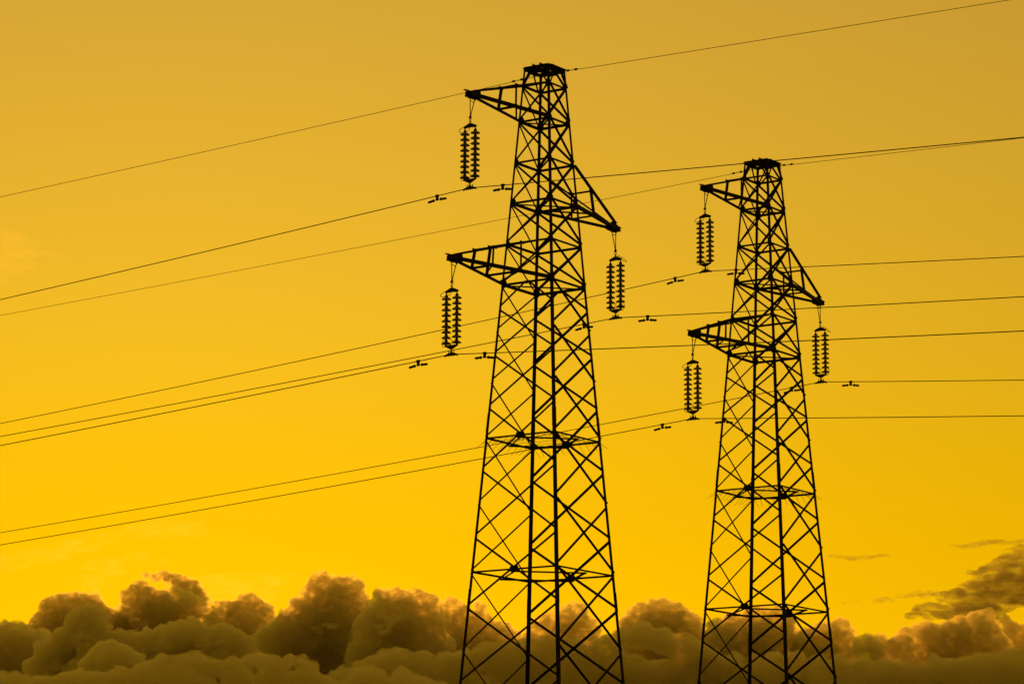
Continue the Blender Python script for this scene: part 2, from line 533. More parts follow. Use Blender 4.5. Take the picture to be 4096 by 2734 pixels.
            angle('arm_strut', arm, p0 + Zup * .02, p1 + Zup * .02, Zup.cross(u), Zup, 0.05, 0.005)
            if ni + 1 < len(nodes) or True:
                up0, up1 = ch[-1][2:]
        # tip: end plates, cover and hanger lugs
        for sy in (1, -1):
            plate('tip_plate', arm, Vector((tx - sg * .10, sy * .078, tz + .02)), (sg, 0, 0), Zup,
                  [(-.30, -.03), (-.22, -.10), (.12, -.115), (.17, -.05), (.21, .02), (.17, .045), (-.05, .12), (-.24, .125)], .008)
        plate('tip_plate', arm, Vector((tx - sg * .04, 0, tz - .055)), (0, 1, 0), (sg, 0, 0), [(-.13, -.28), (.13, -.28), (.11, .16), (-.11, .16)], .01)
        plate('tip_plate', arm, Vector((tx + sg * .07, 0, tz + .005)), (0, 1, 0), Zup, [(-.12, -.09), (.12, -.09), (.12, .06), (-.12, .06)], .008)
        plate('tip_plate', arm, Vector((tx + sg * .02, 0, tz + .062)), (0, 1, 0), (sg, 0, 0), [(-.07, -.2), (.07, -.2), (.05, .24), (0, .27), (-.05, .24)], .008)
        for dx in (.02, -.20):
            plate('hanger_lug', arm, Vector((tx + sg * dx, 0, tz - .10)), (1, 0, 0), Zup, [(-.035, .05), (-.025, -.035), (.025, -.035), (.035, .05)], .016)
    return root

# ------------------------------------------------------------------ insulator sets, dampers, bonding wires
def build_insulator_set():
    """Origin at the conductor clamp, hanging below the arm tip at z = INS; +y is the arcing-ring side, -x the outer side."""
    r = empty('insulator_set')
    top = INS - 0.125
    for x0 in (-0.02, 0.20):
        tube('hanger_rod', r, [(x0, 0, top + .03), (x0 * .5, 0, (top + 1.95) / 2), (0.0 + x0 * .05, 0, 1.93)], .012, M_CAP, 8)
    tube('hanger_tie', r, [(-.02, 0, top - .05), (.175, 0, top - .075)], .0105, M_CAP, 6)
    v, f = join_data(move_data(lathe_data([(.022, -.05), (.03, -.03), (.03, .02), (.018, .05)], 10), Matrix.Translation((0, 0, 1.905))),
                     move_data(lathe_data([(.012, -.05), (.012, .05)], 8), Matrix.Translation((0, 0, 1.90)) @ Matrix.Rotation(math.pi / 2, 4, 'X')))
    part('clevis', mesh('clevis', v, f, M_CAP), r)
    def ring(cz, hw, hh, ax):
        pts = []
        for i in range(14):
            a = 2 * math.pi * i / 14
            d = hw * math.cos(a)
            pts.append((d if ax == 'x' else 0, d if ax == 'y' else 0, cz + hh * math.sin(a)))
        return pts
    tube('shackle_link', r, ring(1.825, .028, .055, 'y'), .009, M_CAP, 6, True)
    tube('shackle_link', r, ring(1.755, .020, .042, 'x'), .009, M_CAP, 6, True)
    S = 0.165      # half distance between the strings
    plate('yoke_plate', r, (0, 0, 1.665), (0, 1, 0), Zup, [(-S - .035, -.045), (-S + .05, -.05), (0, -.038), (S - .05, -.05), (S + .035, -.045), (S + .045, .0), (.04, .075), (-.04, .075), (-S - .045, 0)], .022, M_CAP)
    plate('yoke_plate', r, (0, 0, .215), (0, 1, 0), Zup, [(-.03, -.085), (.03, -.085), (S + .045, .005), (S + .035, .045), (S - .04, .03), (-S + .04, .03), (-S - .035, .045), (-S - .045, .005)], .022, M_CAP)
    glass = mesh('insulator_disc', *lathe_data([(.045, .012), (.075, .006), (.11, -.010), (.1275, -.030), (.1265, -.040), (.119, -.036), (.108, -.026), (.10, -.045), (.094, -.047), (.089, -.026),
                                               (.078, -.024), (.071, -.046), (.065, -.047), (.060, -.022), (.040, -.020), (.034, -.03)], 28), M_GLASS, True)
    capm = mesh('cap', *lathe_data([(.020, .088), (.030, .084), (.036, .060), (.046, .035), (.050, .010), (.046, .004)], 16), M_CAP, True)
    pinm = mesh('pin', *lathe_data([(.030, -.024), (.028, -.045), (.012, -.05), (.012, -.066), (.018, -.070)], 12), M_CAP, True)
    for sy in (1, -1):
        tube('ball_eye', r, [(0, sy * S, 1.655), (0, sy * S, 1.56)], .016, M_CAP, 8)
        tube('socket_eye', r, [(0, sy * S, .29), (0, sy * S, .225)], .02, M_CAP, 8)
        for i in range(9):
            d = part('insulator_disc', glass, r, (0, sy * S, 1.487 - i * 0.1452))
            part('cap', capm, d)
            part('pin', pinm, d)
    # arcing rings on one string, top and bottom
    pts = []
    for i in range(20):
        a = 2 * math.pi * i / 20
        pts.append((.03 + .15 * math.sin(a), S + .045 + .135 * math.cos(a), 1.62 - .055 * math.cos(a) - .02))
    tube('arcing_ring', r, pts, .0075, M_CAP, 6, True)
    pts = []
    for i in range(20):
        a = 2 * math.pi * i / 20
        pts.append((.02 + .03 * math.sin(a) - .05 * math.sin(a) ** 2, S - .02 + .155 * math.cos(a), .325 + .125 * math.sin(a)))
    tube('arcing_ring', r, pts, .0075, M_CAP, 6, True)
    tube('clamp_link', r, ring(.10, .018, .045, 'y'), .009, M_CAP, 6, True)
    tube('clamp_link', r, ring(.065, .016, .035, 'x'), .008, M_CAP, 6, True)
    # boat-shaped suspension clamp with its keeper bolts
    secs = [(-.21, -.034, .014), (-.16, -.004, .028), (-.07, .014, .040), (0, .018, .046), (.07, .014, .040), (.16, -.004, .028), (.21, -.034, .014)]
    tube('suspension_clamp', r, [(0, y, z - .012) for y, z, q in secs], .03, M_CAP, 10, radii=[q for _, _, q in secs])
    for y in (-.085, -.03, .03, .085):
        tube('clamp_bolt', r, [(.0, y, -.05), (.0, y, .095 if abs(y) > .05 else .07)], .012, M_CAP, 6)
    return r

def build_damper():
    """Stockbridge damper: origin on the conductor, messenger cable hanging below, along local y."""
    r = empty('vibration_damper')
    body = join_data(box_data(.045, .095, .055, (0, 0, .004)), box_data(.04, .07, .085, (0, .0, -.055)), box_data(.044, .078, .035, (0, 0, -.105)),
                     move_data(lathe_data([(.014, -.03), (.014, .03)], 8), Matrix.Translation((0, 0, -.02)) @ Matrix.Rotation(math.pi / 2, 4, 'Y')))
    part('damper_clamp', mesh('damper_clamp', *body, M_CAP), r)
    tube('messenger_cable', r, [(0, -.26, -.125), (0, -.15, -.107), (0, 0, -.10), (0, .15, -.107), (0, .26, -.125)], .006, M_WIRE, 6)
    for s in (-1, 1):
        pr = [(.022, .090), (.036, .098), (.040, .115), (.040, .130), (.028, .142), (.030, .16), (.032, .20), (.033, .26), (.029, .285), (.014, .298)]
        v, f = lathe_data(pr, 12)
        m = Matrix.Translation((0, 0, -.098)) @ Matrix.Rotation(-s * .09, 4, 'X') @ Matrix.Rotation(-s * math.pi / 2, 4, 'X')
        part('damper_weight', mesh('damper_weight', *move_data((v, f), m), M_CAP, True), r)
    return r

def build_bond():
    """Short bonding lead clamped alongside the earth wire: origin where it leaves the tower top, +y outward along the wire."""
    r = empty('bonding_lead')
    tube('lead_wire', r, [(0, -.10, .10), (0, .02, .055), (0, .16, .026), (0, .4, .024), (0, .72, .024)], .005, M_WIRE, 6)
    for y in (.36, .62):
        part('wire_clamp', mesh('wire_clamp', *join_data(box_data(.03, .07, .055, (0, y, .012)), move_data(lathe_data([(.009, -.025), (.009, .025)], 6), Matrix.Translation((0, y, .012)) @ Matrix.Rotation(math.pi / 2, 4, 'Y'))), M_CAP), r)
    return r

TOWERS = [((0.8453, 81.9038, 0.0), 0.96583), ((7.6631, 93.1308, 0.2542), 0.97100)]
tower0 = build_tower()
ins0 = build_insulator_set()
damp0 = build_damper()
bond0 = build_bond()
used = set()
def instance(proto, loc, rz, rx=0.0):
    if proto.name in used:
        o = copy_tree(proto)
    else:
        used.add(proto.name)
        o = proto
    o.location = loc
    o.rotation_euler = (rx, 0, rz)
    return o
TN = ['nearer pylon', 'farther pylon']
T_LABEL = ['larger black steel lattice pylon, the nearer one in the middle',
           'smaller black steel lattice pylon, the farther one on the right']
ARM = ['upper left arm', 'right arm', 'lower left arm']
# chord slopes (drop per metre) of each wire: far (left) side, near (right) side, seen distance of each
WIRES = [
    {'earth': (.0362, 20.2, .0187, 13.9), 0: (.0646, 16.7, .0579, 15.8), 1: (.0555, 23.3, .0654, 12.4), 2: (.0641, 15.7, .0692, 16.0)},
    {'earth': (.0358, 31.8, .0341, 8.8), 0: (.0720, 28.3, .0769, 10.3), 1: (.0670, 34.8, .0885, 6.9), 2: (.0681, 27.4, .0827, 10.5)},
]
SPAN = 210.0
for ti, (loc, rz) in enumerate(TOWERS):
    tw = instance(tower0, loc, rz)
    tag(tw, T_LABEL[ti], 'pylon', 'lattice pylons')
    Rz = Matrix.Translation(loc) @ Matrix.Rotation(rz, 4, 'Z')
    pts_of = {}
    att = {'earth': Vector((0, 0, LZ[0] - .15))}
    for ai, (tx, tz) in enumerate(TIPS):
        att[ai] = Vector((tx, 0, tz - INS))
        o = instance(ins0, Rz @ att[ai], rz + (0 if tx < 0 else math.pi))
        if ai == 1:      # this ring is bent down more steeply on the right-hand arms
            top_ring = max((c for c in o.children if c.name.startswith('arcing_ring')), key=lambda c: c.location.z)
            top_ring.rotation_euler = (-.35, 0, 0)
        tag(o, f'twin string of insulator discs hanging from the {ARM[ai]} of the {TN[ti]}', 'insulator', 'twin insulator strings')
    for key, (sl, al, sr, ar) in WIRES[ti].items():
        p = att[key]
        def wire_z(y, p=p, sl=sl, al=al, sr=sr, ar=ar):
            s_, a_ = (sl, al) if y > 0 else (sr, ar)
            c = s_ / SPAN
            m = s_ + c * a_
            return p.z - m * abs(y) + c * 1.0 * y * y
        ys_ = [-150 + i * 5 for i in range(24)] + [-30 + i * 1.0 for i in range(27)] + [-2.5, -2, -1.5, -1, -.6, -.3, -.1, 0, .1, .3, .6, 1, 1.5, 2, 2.5] + [3 + i for i in range(45)] + [50 + i * 5 for i in range(27)]
        def smooth_z(y):
            if abs(y) < .19 and key != 'earth':
                k = abs(y) / .19
                return p.z * (1 - k * k) + wire_z(y) * k * k
            return wire_z(y)
        pts = [Rz @ Vector((p.x, y, smooth_z(y))) for y in ys_]
        o0 = Rz @ p
        v, f = tube_data([q - o0 for q in pts], .0122 if key != 'earth' else .0078, 7)
        nm = 'earth_wire' if key == 'earth' else 'conductor_wire'
        lab = (f'thin earth wire running over the top of the {TN[ti]}' if key == 'earth' else
               f'power line wire clamped under the {ARM[key]} insulators of the {TN[ti]}')
        o = link(nm, mesh(nm, v, f, M_WIRE, True), None, o0)
        tag(o, lab, 'wire', 'overhead line wires')
        if key != 'earth':
            for y in (1.05, -1.05):
                z = wire_z(y)
                sl_ = (wire_z(y + .05) - wire_z(y - .05)) / .1
                o = instance(damp0, Rz @ Vector((p.x, y, z)), rz, math.atan(sl_))
                side = 'left' if y > 0 else 'right'
                tag(o, f'dumbbell damper on the wire {side} of the {TN[ti]} {ARM[key]} insulators', 'damper', 'vibration dampers')
        else:
            for s in (1, -1):
                y = s * .40
                sl_ = (wire_z(y + .3 * s) - wire_z(y)) / .3
                o = instance(bond0, Rz @ Vector((0, y, wire_z(y))), rz + (0 if s > 0 else math.pi), math.atan(sl_))
                side = 'left' if s > 0 else 'right'
                tag(o, f'short clamped bonding lead on the earth wire {side} of the {TN[ti]} top', 'bonding lead', 'earth wire bonding leads')

# ------------------------------------------------------------------ clouds
CLOUDS = {
    'back_left': [(-2183,14742,1551,60), (-2139,14775,1565,53), (-2086,14798,1575,60), (-2025,14764,1575,56), (-1977,14783,1556,63), (-1924,14759,1518,56), (-1876,14781,1500,46), (-1838,14765,1470,42), (-2199,14716,1484,63), (-2130,14731,1465,84), (-2038,14830,1476,99), (-1930,14830,1441,77), (-2152,14781,1468,73), (-2243,14799,1385,95), (-2167,14753,1281,99), (-2218,14773,1167,125), (-2089,14826,1043,103), (-2110,14821,1418,75), (-2170,14787,1327,94), (-2118,14760,1221,115), (-2103,14729,1481,77), (-2134,14732,1396,70), (-2016,14834,1307,106), (-2124,14843,1190,103), (-2148,14770,1056,94), (-2081,14812,1498,67), (-2004,14750,1412,66), (-1978,14845,1328,90), (-2006,14837,1216,112), (-2069,14814,1087,121), (-1987,14793,1465,73), (-2023,14770,1373,78), (-1986,14859,1276,110), (-1975,14801,1149,111), (-1919,14817,1022,105), (-1982,14827,1443,66), (-1872,14828,1364,64), (-1930,14823,1269,95), (-1925,14838,1160,91), (-1905,14774,1368,62), (-1818,14792,1294,65), (-1812,14892,1212,82), (-1819,14870,1104,103), (-1823,14834,1416,55), (-1811,14835,1356,50), (-1795,14809,1283,58), (-1864,14807,1102,81), (-2191,14782,1399,68), (-2185,14730,1305,77), (-2209,14738,1201,115), (-2178,14785,1084,108), (-2099,14800,1350,114), (-2167,14837,1235,94), (-2173,14796,1102,96), (-2043,14780,1329,118), (-1986,14867,1207,94), (-2081,14795,1072,103), (-1875,14821,1328,88), (-1916,14825,1218,97), (-1906,14790,1091,113)],
    'left_edge': [(-2055,12781,1258,46), (-2015,12779,1258,33), (-2112,12794,1247,43), (-1968,12783,1216,43), (-1917,12765,1227,33), (-2042,12828,1195,73), (-2130,12740,1162,85), (-1944,12838,1166,73), (-2094,12825,1122,92), (-1979,12798,1108,85), (-2080,12742,1188,43), (-2021,12789,1128,59), (-2029,12802,1053,72), (-2052,12827,966,98), (-2068,12852,864,81), (-2009,12768,1161,43), (-2012,12753,1104,58), (-1983,12850,1047,74), (-1969,12768,963,83), (-1951,12865,879,85), (-2118,12826,973,88), (-2110,12835,875,102), (-2005,12784,1154,53), (-1939,12780,1094,48), (-1983,12816,1026,72), (-2010,12803,941,89), (-1895,12826,1184,42), (-1907,12781,1133,50), (-1881,12815,1080,62), (-1940,12852,1017,67), (-1966,12825,937,86), (-2098,12823,1089,78), (-2023,12827,988,85), (-2034,12776,873,89), (-2109,12799,1046,95), (-2075,12770,932,98), (-1901,12777,1056,69), (-1909,12833,958,109), (-2131,12741,985,104), (-1953,12774,984,88), (-1992,12807,875,111)],
    'lit_peak': [(-1607,11844,1247,29), (-1623,11844,1213,42), (-1573,11810,1210,36), (-1651,11814,1176,39), (-1589,11859,1158,59), (-1693,11831,1152,34), (-1555,11877,1160,31), (-1711,11787,1133,25), (-1685,11872,1096,68), (-1596,11844,1083,79), (-1743,11807,1073,50), (-1617,11796,1199,35), (-1613,11798,1158,36), (-1576,11891,1061,62), (-1614,11887,818,73), (-1623,11875,1154,45), (-1649,11865,1093,61), (-1591,11844,1021,62), (-1591,11831,938,72), (-1559,11871,845,84), (-1544,11832,1046,51), (-1564,11829,974,66), (-1516,11875,893,86), (-1649,11839,1121,39), (-1691,11874,1068,56), (-1717,11873,834,91), (-1584,11806,1067,67), (-1537,11832,986,83), (-1619,11862,892,102), (-1720,11847,1056,48), (-1738,11873,1002,50), (-1695,11847,934,63), (-1650,11853,856,77), (-1536,11808,1108,35), (-1532,11848,1068,37), (-1520,11891,1020,56), (-1503,11830,955,68), (-1739,11836,973,49), (-1675,11879,999,80), (-1668,11889,905,97), (-1628,11821,798,80), (-1611,11836,969,103), (-1541,11843,867,88), (-1767,11868,1005,67), (-1770,11858,933,68), (-1726,11825,846,89)],
    'centre_back': [(-1765,14852,1650,41), (-1791,14809,1624,42), (-1821,14799,1601,35), (-1824,14804,1559,35), (-1708,14763,1619,42), (-1656,14803,1606,48), (-1594,14823,1614,46), (-1530,14789,1587,46), (-1477,14794,1560,48), (-1434,14800,1532,38), (-1756,14827,1562,70), (-1658,14777,1529,91), (-1570,14888,1527,84), (-1798,14829,1505,42), (-1721,14852,1465,84), (-1608,14795,1446,84), (-1768,14812,1586,50), (-1797,14783,1525,49), (-1794,14873,1385,89), (-1720,14830,1286,102), (-1699,14825,1174,107), (-1805,14847,1048,117), (-1784,14793,1560,52), (-1768,14782,1500,63), (-1840,14847,1435,59), (-1775,14821,1136,90), (-1846,14895,1013,92), (-1845,14830,1553,37), (-1858,14847,1505,50), (-1814,14844,1446,60), (-1854,14869,1296,73), (-1774,14903,1089,99), (-1786,14770,1455,43), (-1832,14803,1330,71), (-1859,14882,1158,89), (-1870,14851,1042,105), (-1700,14866,1569,55), (-1696,14824,1504,58), (-1663,14822,1433,60), (-1688,14878,1355,76), (-1638,14833,1253,83), (-1710,14858,1011,116), (-1645,14879,1396,81), (-1705,14835,1297,95), (-1631,14880,1190,121), (-1681,14831,1059,95), (-1587,14805,1544,60), (-1637,14887,1486,56), (-1636,14812,1401,87), (-1549,14827,1311,75), (-1524,14823,1203,101), (-1666,14823,1079,92), (-1566,14836,1459,53), (-1577,14865,1383,64), (-1545,14904,1295,98), (-1485,14931,1189,105), (-1603,14861,1059,126), (-1520,14847,1496,45), (-1452,14851,1428,68), (-1446,14865,1349,70), (-1422,14917,1259,102), (-1554,14866,1143,124), (-1427,14923,1021,123), (-1443,14894,1486,49), (-1401,14857,1427,60), (-1458,14850,1361,54), (-1413,14835,1284,71), (-1385,14906,1200,85), (-1492,14917,1094,97), (-1694,14847,1462,87), (-1800,14806,1357,84), (-1772,14864,1246,126), (-1741,14828,1114,100), (-1715,14868,1404,96), (-1658,14900,1282,98), (-1725,14838,1147,122), (-1628,14887,1022,113), (-1602,14844,1399,94), (-1492,14853,1282,100), (-1581,14923,1028,93), (-1771,14806,1441,57), (-1837,14854,1386,54), (-1799,14875,1136,104), (-1731,14824,1018,121), (-1748,14872,1344,98), (-1779,14831,1222,128), (-1669,14853,1095,105), (-1612,14848,1328,100), (-1633,14851,1210,102), (-1534,14874,1084,96)],
    'tail': [(-1822,15417,1800,11), (-1800,15372,1788,15), (-1778,15359,1777,17), (-1765,15426,1781,21), (-1739,15392,1786,22), (-1715,15407,1785,27), (-1681,15372,1766,32), (-1658,15431,1756,37), (-1624,15430,1739,42), (-1595,15438,1722,47), (-1576,15474,1706,48), (-1544,15386,1672,42), (-1533,15438,1656,34), (-1625,15371,1705,39), (-1591,15413,1677,44), (-1661,15431,1723,32)],
    'round_behind': [(-1321,14329,1539,28), (-1352,14374,1530,24), (-1285,14388,1539,31), (-1232,14411,1562,33), (-1195,14368,1561,31), (-1159,14361,1543,35), (-1129,14421,1529,29), (-1108,14335,1493,24), (-1255,14371,1496,61), (-1171,14355,1488,58), (-1291,14393,1456,65), (-1198,14362,1426,64), (-1303,14326,1497,30), (-1294,14419,1418,45), (-1314,14423,1361,54), (-1369,14421,1294,59), (-1323,14362,1118,94), (-1329,14385,1011,107), (-1346,14348,1491,24), (-1374,14352,1457,33), (-1341,14371,1418,40), (-1315,14408,1373,40), (-1390,14424,1317,61), (-1337,14424,1076,94), (-1261,14399,1449,47), (-1319,14370,1394,57), (-1286,14361,1331,64), (-1314,14441,1179,86), (-1286,14392,1073,86), (-1236,14420,1468,43), (-1241,14403,1412,54), (-1211,14369,1344,68), (-1220,14371,1178,73), (-1163,14436,1078,105), (-1196,14388,1518,35), (-1192,14384,1474,40), (-1204,14390,1363,63), (-1156,14381,1206,85), (-1255,14445,1112,90), (-1197,14417,995,117), (-1178,14422,1447,46), (-1141,14420,1388,54), (-1135,14421,1317,60), (-1171,14366,1230,86), (-1162,14372,1133,93), (-1165,14403,1022,90), (-1128,14426,1488,28), (-1143,14345,1439,42), (-1102,14346,1391,53), (-1099,14366,1337,52), (-1151,14373,1270,57), (-1152,14414,1195,86), (-1127,14376,1100,89), (-1118,14449,996,90), (-1107,14392,1463,23), (-1104,14397,1428,30), (-1083,14426,1390,41), (-1128,14383,1280,50), (-1065,14455,1219,65), (-1127,14415,1042,95), (-1259,14393,1408,72), (-1226,14417,1324,87), (-1302,14377,1217,112), (-1309,14432,1103,108), (-1171,14373,975,123), (-1188,14386,1406,68), (-1152,14396,1325,71), (-1179,14358,1225,96), (-1219,14413,1116,115), (-1083,14474,996,87), (-1228,14403,1363,74), (-1242,14373,1269,87), (-1291,14406,1163,88), (-1325,14430,1041,88), (-1195,14415,1337,79), (-1213,14421,1246,100), (-1121,14443,1140,94), (-1222,14403,1013,94)],
    'lit_double': [(-1217,11920,1203,27), (-1250,11859,1191,27), (-1188,11924,1183,29), (-1286,11881,1177,26), (-1332,11894,1160,31), (-1372,11848,1144,29), (-1408,11869,1129,31), (-1233,11870,1138,59), (-1304,11849,1107,56), (-1109,11925,1181,29), (-1137,11931,1164,26), (-1070,11886,1160,31), (-1036,11883,1138,37), (-1095,11915,1120,56), (-1157,11857,1103,56), (-1006,11876,1112,37), (-1437,11821,1138,22), (-1482,11864,1145,25), (-1507,11888,1138,23), (-1200,11887,1160,31), (-1207,11857,1021,60), (-1190,11910,888,69), (-1277,11902,1156,30), (-1263,11852,1112,42), (-1233,11877,1070,37), (-1275,11884,1017,43), (-1196,11876,1136,35), (-1211,11929,1099,33), (-1135,11928,924,74), (-1161,11923,843,76), (-1270,11844,1136,34), (-1279,11866,1058,34), (-1252,11882,1009,55), (-1310,11897,879,68), (-1341,11874,1113,31), (-1362,11872,1068,37), (-1378,11904,887,81), (-1400,11863,1103,30), (-1356,11869,1062,41), (-1375,11845,1011,54), (-1410,11914,959,57), (-1335,11900,890,74), (-1427,11832,1079,37), (-1422,11851,1036,40), (-1438,11882,986,43), (-1358,11896,926,56), (-1401,11847,849,74), (-1191,11929,1058,76), (-1214,11882,970,93), (-1267,11934,877,98), (-1353,11908,1031,70), (-1276,11930,953,82), (-1277,11874,856,102), (-1123,11902,1136,34), (-1115,11874,1092,39), (-1108,11924,989,47), (-1083,11948,843,85), (-1138,11887,1122,31), (-1142,11877,1085,38), (-1096,11868,990,52), (-1051,11940,1120,33), (-1060,11866,1068,38), (-1033,11926,1021,52), (-1093,11942,959,62), (-1061,11891,1084,40), (-994,11888,1031,50), (-1042,11903,970,58), (-1084,11932,899,80), (-1016,11963,815,79), (-1100,11888,1036,73), (-1078,11911,958,71), (-1140,11913,865,102), (-1151,11874,1023,69), (-1166,11872,943,72), (-1197,11927,854,87), (-983,11897,1060,36), (-1000,11878,1005,51), (-1038,11905,945,50), (-997,11900,872,68), (-1428,11842,1107,27), (-1443,11839,1075,32), (-1434,11880,1041,33), (-1455,11856,995,48), (-1433,11862,943,46), (-1498,11874,1109,26), (-1491,11853,1071,37), (-1495,11874,1030,47), (-1510,11886,982,46), (-1452,11838,919,66), (-1443,11907,855,63), (-1512,11873,1104,21), (-1522,11888,1074,26), (-1531,11861,989,46), (-1537,11877,938,52), (-1538,11844,874,58)],
    'lit_low': [(-1383,10872,1013,27), (-1416,10890,1004,29), (-1347,10841,994,32), (-1447,10892,983,30), (-1475,10879,961,30), (-1318,10856,975,24), (-1376,10834,955,54), (-1462,10866,926,41), (-1315,10848,926,46), (-1413,10903,938,33), (-1331,10888,778,65), (-1421,10857,959,29), (-1423,10831,916,36), (-1447,10870,871,48), (-1425,10892,816,47), (-1329,10883,952,41), (-1350,10914,909,48), (-1348,10903,855,46), (-1302,10909,793,61), (-1466,10858,937,30), (-1449,10867,895,44), (-1412,10881,847,56), (-1428,10915,790,64), (-1467,10891,919,40), (-1436,10842,873,40), (-1483,10840,823,47), (-1475,10892,768,51), (-1301,10866,942,31), (-1317,10876,870,32), (-1398,10850,878,68), (-1346,10853,802,69), (-1455,10846,865,47), (-1438,10895,811,52), (-1290,10898,863,57), (-1319,10888,796,59)],
    'bank_left': [(-1046,10423,928,26), (-1080,10417,917,28), (-1111,10379,915,23), (-1153,10362,917,27), (-1197,10357,901,27), (-1236,10354,886,27), (-1005,10417,908,32), (-963,10394,896,32), (-927,10432,914,28), (-874,10390,921,27), (-838,10435,920,28), (-797,10420,917,23), (-743,10420,924,26), (-701,10462,918,28), (-660,10461,893,28), (-1714,10333,833,34), (-1661,10370,838,30), (-1601,10365,836,30), (-1534,10316,837,32), (-1482,10361,851,29), (-1376,10376,860,34), (-1308,10384,861,39), (-1193,10417,879,29), (-1154,10382,874,29), (-1118,10416,875,30), (-815,10466,890,29), (-776,10406,883,29), (-1704,10344,821,37), (-1677,10343,851,34), (-1624,10332,851,27), (-1562,10381,831,31), (-1527,10326,814,46), (-1469,10347,839,37), (-1435,10387,856,38), (-1404,10402,825,27), (-1342,10404,826,31), (-1245,10378,858,37), (-1209,10393,852,33), (-1147,10385,847,29), (-1109,10431,846,44), (-1081,10441,852,44), (-1022,10427,844,31), (-990,10396,824,28), (-916,10435,850,47), (-886,10456,830,38), (-846,10460,838,41), (-780,10436,847,31), (-736,10454,863,41), (-689,10460,853,44), (-657,10431,851,43), (-604,10463,841,39), (-535,10457,829,42), (-493,10454,863,42), (-444,10447,853,38), (-411,10454,831,33), (-367,10450,869,35), (-311,10474,834,46), (-275,10466,832,30), (-1696,10337,792,56), (-1667,10317,770,70), (-1607,10361,783,50), (-1524,10355,782,45), (-1439,10341,790,57), (-1420,10364,800,48), (-1340,10364,773,73), (-1275,10408,791,65), (-1187,10375,792,69), (-1147,10376,785,67), (-1080,10404,784,66), (-1040,10387,802,46), (-969,10433,802,43), (-901,10398,787,72), (-831,10405,795,56), (-751,10430,785,74), (-703,10434,788,53), (-615,10424,802,72), (-569,10472,791,60), (-515,10481,799,43), (-463,10455,796,58), (-358,10470,813,61), (-310,10443,794,67), (-245,10491,799,59), (-1698,10303,728,71), (-1620,10331,732,89), (-1542,10368,712,60), (-1479,10339,731,50), (-1433,10380,735,84), (-1346,10398,723,58), (-1273,10389,738,76), (-1171,10435,731,67), (-1103,10407,731,86), (-1030,10415,725,58), (-955,10454,740,52), (-829,10464,740,56), (-810,10475,750,57), (-700,10420,731,88), (-593,10462,745,73), (-510,10424,747,83), (-465,10460,730,61), (-372,10483,740,53), (-284,10492,732,68), (-227,10451,725,63)],
    'tall_tower': [(-811,13432,1568,25), (-837,13432,1542,30), (-783,13398,1532,37), (-736,13360,1521,33), (-691,13354,1514,33), (-656,13370,1509,33), (-641,13412,1495,25), (-644,13402,1462,30), (-651,13421,1432,38), (-853,13397,1499,37), (-878,13402,1467,33), (-801,13392,1467,63), (-722,13354,1456,69), (-663,13401,1455,47), (-918,13427,1444,23), (-903,13408,1410,51), (-971,13369,1383,23), (-933,13380,1384,38), (-831,13392,1377,95), (-735,13388,1357,95), (-924,13362,1322,82), (-994,13439,1316,57), (-642,13444,1396,76), (-1039,13375,1271,57), (-864,13431,1265,120), (-701,13386,1261,113), (-574,13397,1263,95), (-989,13409,1211,95), (-811,13415,1528,25), (-771,13356,1443,42), (-800,13448,1343,53), (-795,13390,1267,61), (-830,13394,1185,83), (-817,13469,1094,95), (-851,13363,1489,32), (-862,13372,1447,35), (-835,13451,1343,56), (-854,13389,1182,86), (-878,13401,1084,91), (-791,13422,974,90), (-741,13400,1426,41), (-743,13420,1207,95), (-699,13413,1105,102), (-768,13442,992,102), (-721,13380,1428,47), (-739,13431,1144,93), (-748,13450,1040,100), (-669,13485,926,108), (-686,13366,1420,50), (-654,13404,1304,73), (-638,13443,1139,79), (-728,13480,1036,100), (-660,13413,914,107), (-695,13427,1363,54), (-678,13424,1221,68), (-610,13436,1131,92), (-580,13405,1023,111), (-619,13396,1457,30), (-610,13401,1328,51), (-647,13427,1201,66), (-634,13418,1118,68), (-660,13481,1025,102), (-647,13446,1327,56), (-618,13472,1198,67), (-586,13430,1012,102), (-624,13426,1323,53), (-692,13441,1184,61), (-647,13401,1092,79), (-599,13417,990,100), (-836,13390,1444,42), (-810,13410,1332,49), (-826,13386,1171,84), (-900,13420,1073,102), (-875,13394,956,107), (-906,13365,1368,48), (-891,13442,1178,65), (-839,13455,982,101), (-773,13441,1379,85), (-753,13442,1289,94), (-796,13446,1183,104), (-821,13441,1065,97), (-853,13403,946,89), (-658,13445,1265,92), (-700,13400,1147,93), (-698,13461,1035,115), (-713,13495,920,92)],
